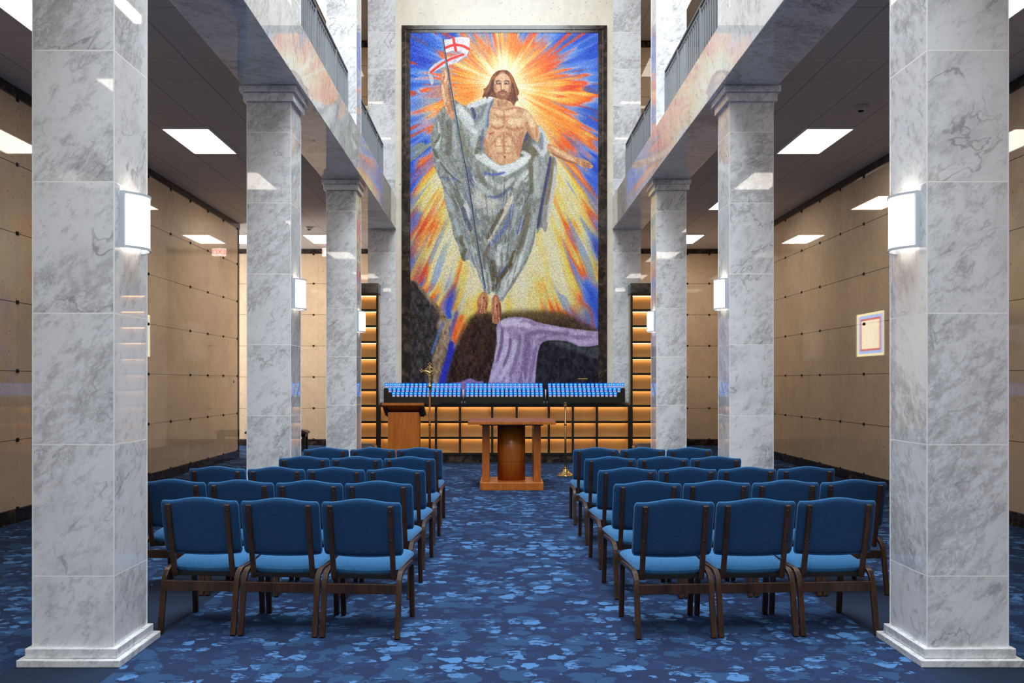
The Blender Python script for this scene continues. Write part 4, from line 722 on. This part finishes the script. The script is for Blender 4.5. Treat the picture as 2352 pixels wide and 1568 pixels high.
# ---- chairs
def chair():
    t = thing('upholstered_chair', 'x', 'chair', (0, 0, 0), 0, 'blue upholstered chairs'); NU, NV = 28, 14
    def bz(u, v):
        lo = .508-.012*(1-u*u); cam_ = .5+.5*math.cos(PI*min(1, abs(u)/.86)); hi = .842+.024*cam_; return lo+(hi-lo)*v
    def by(u, z): return -.150-(z-.5)*.22-.014*(1-u*u)
    vs = []; fs = []
    def rnd(v): return v
    for side in (1, -1):
        for j in range(NV+1):
            for i in range(NU+1):
                a = -1+2*i/NU; b = -1+2*j/NV; u = math.copysign(1-(1-abs(a))**1.6, a); v = .5+.5*math.copysign(1-(1-abs(b))**1.6, b)
                c = max(abs(u), 0); uu = u*(1-.045*max(0, (abs(2*v-1)-.86)/.14)**2) ; z = bz(u, v)
                th = (max(0., 1-abs(u)**14)*max(0., 1-abs(2*v-1)**12))**.5; th = (.028 if side > 0 else .016)*th
                vs.append((uu*.251, by(u, z)+side*th, z))
    W = NU+1; S = W*(NV+1)
    for sd in (0, 1):
        for j in range(NV):
            for i in range(NU):
                q = (sd*S+j*W+i, sd*S+j*W+i+1, sd*S+(j+1)*W+i+1, sd*S+(j+1)*W+i); fs.append(q if sd else q[::-1])
    half = len(fs)//2
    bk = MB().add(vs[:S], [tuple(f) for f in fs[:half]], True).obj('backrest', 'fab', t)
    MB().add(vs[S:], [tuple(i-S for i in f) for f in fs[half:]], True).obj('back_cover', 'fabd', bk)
    rim = []
    for i in range(NU+1): rim.append(vs[NV*W+i])
    for j in range(NV-1, 0, -1): rim.append(vs[j*W+NU])
    for i in range(NU, -1, -1): rim.append(vs[i])
    for j in range(1, NV): rim.append(vs[j*W])
    MB().tube([(a*.994, b+.006, c-.002) for a, b, c in rim], .0075, 6, True).obj('piping', 'fab', bk)
    vs = []; N = 20
    for side in (0, 1):
        for j in range(N+1):
            for i in range(N+1):
                a, b = -1+2*i/N, -1+2*j/N; u = math.copysign(1-(1-abs(a))**1.7, a); v = math.copysign(1-(1-abs(b))**1.7, b)
                k = (max(0, 1-abs(u)**6)*max(0, 1-abs(v)**5))**.5; x = u*(.240+.014*v)*(1-.04*max(0, abs(v)-.8)/.2); y = .082+v*.212
                mid = .418+.012*v-.010*(1-u*u)*(.4-.6*v if v < 0 else .4); vs.append((x, y, mid+(.050 if side else -.060)*k+(0 if side else 0)))
    W = N+1; S = W*W; fs = [(sd*S+j*W+i, sd*S+j*W+i+1, sd*S+(j+1)*W+i+1, sd*S+(j+1)*W+i) if sd else (sd*S+j*W+i, sd*S+(j+1)*W+i, sd*S+(j+1)*W+i+1, sd*S+j*W+i+1) for sd in (0, 1) for j in range(N) for i in range(N)]
    MB().add(vs, fs, True).obj('seat', 'fab', t)
    MB().box(-.215, .215, -.135, -.11, .345, .372).box(-.215, .215, .20, .225, .345, .372).box(-.2, -.17, -.12, .21, .345, .372).box(.17, .2, -.12, .21, .345, .372).obj('seat_frame', 'black', t)
    for s in (-1, 1):
        up = MB().strip([(s*.192, by(.76, z)-.027, z) for z in (.345, .38, .42, .46, .5, .6, .7, .8, .825)], .033, .022).obj('upright', 'walnut', t, .004)
        q = MB()
        for z in (.79, .60): q.lathe([(.006, 0), (.005, .003)], (0, 0, 0), 10)
        for z in (.79, .60):
            b = MB().lathe([(.006, -.002), (.006, .002)], n=10).mesh('bolt', MAT['bronze']); o = bpy.data.objects.new('bolt', b); COL.objects.link(o); o.parent = up; o.location = (s*.192, by(.76, z)-.038, z); o.rotation_euler = (PI/2, 0, 0)
        MB().strip([(s*.238, .10, .392), (s*.238, -.02, .395), (s*.238, -.10, .395), (s*.238, -.128, .3935), (s*.238, -.150, .3885), (s*.238, -.168, .380), (s*.238, -.183, .367), (s*.238, -.194, .350), (s*.238, -.201, .330), (s*.238, -.207, .305), (s*.238, -.232, .16), (s*.238, -.262, .004)], .034, .026).obj('rear_leg', 'walnut', t, .003)
        MB().strip([(s*.238, .09, .392), (s*.238, .16, .392), (s*.238, .205, .385), (s*.238, .225, .36), (s*.238, .236, .32), (s*.238, .268, .004)], .034, .026).obj('front_leg', 'walnut', t, .003)
    MB().box(-.225, .225, -.222, -.200, .268, .330).obj('stretcher', 'walnut', t, .003)
    return t
C0 = chair(); first = True
RN = ['nearest', 'second nearest', 'middle', 'second farthest', 'farthest']
rowsL = [(3, 5.63, 4.5, -.715), (4, 6.62, 4., -.745), (4, 7.62, 4., -.735), (3, 8.72, 2.5, -.735), (3, 9.9, .5, -.75)]
rowsR = [(3, 5.63, -3.5, .712), (4, 6.62, -3.5, .715), (4, 7.62, -3.5, .715), (3, 8.72, -2, .715), (3, 9.9, -.5, .712)]
for sd, rws in ((-1, rowsL), (1, rowsR)):
    for r, (cnt, y, ang, xe) in enumerate(rws):
        a = math.radians(ang)
        for k in range(cnt):
            d = .256+.524*k; x = xe+sd*d*math.cos(a); yy = y+abs(d)*math.sin(abs(a)); rz = -a
            lb = 'blue upholstered wooden chair, %s from the aisle in the %s row on the %s' % (ORD[k], RN[r], ('left', 'right')[sd > 0])
            if first: C0.location = (x, yy, 0); C0.rotation_euler = (0, 0, rz); C0['label'] = lb; first = False
            else: copy_tree(C0, (x, yy, 0), rz, lb)
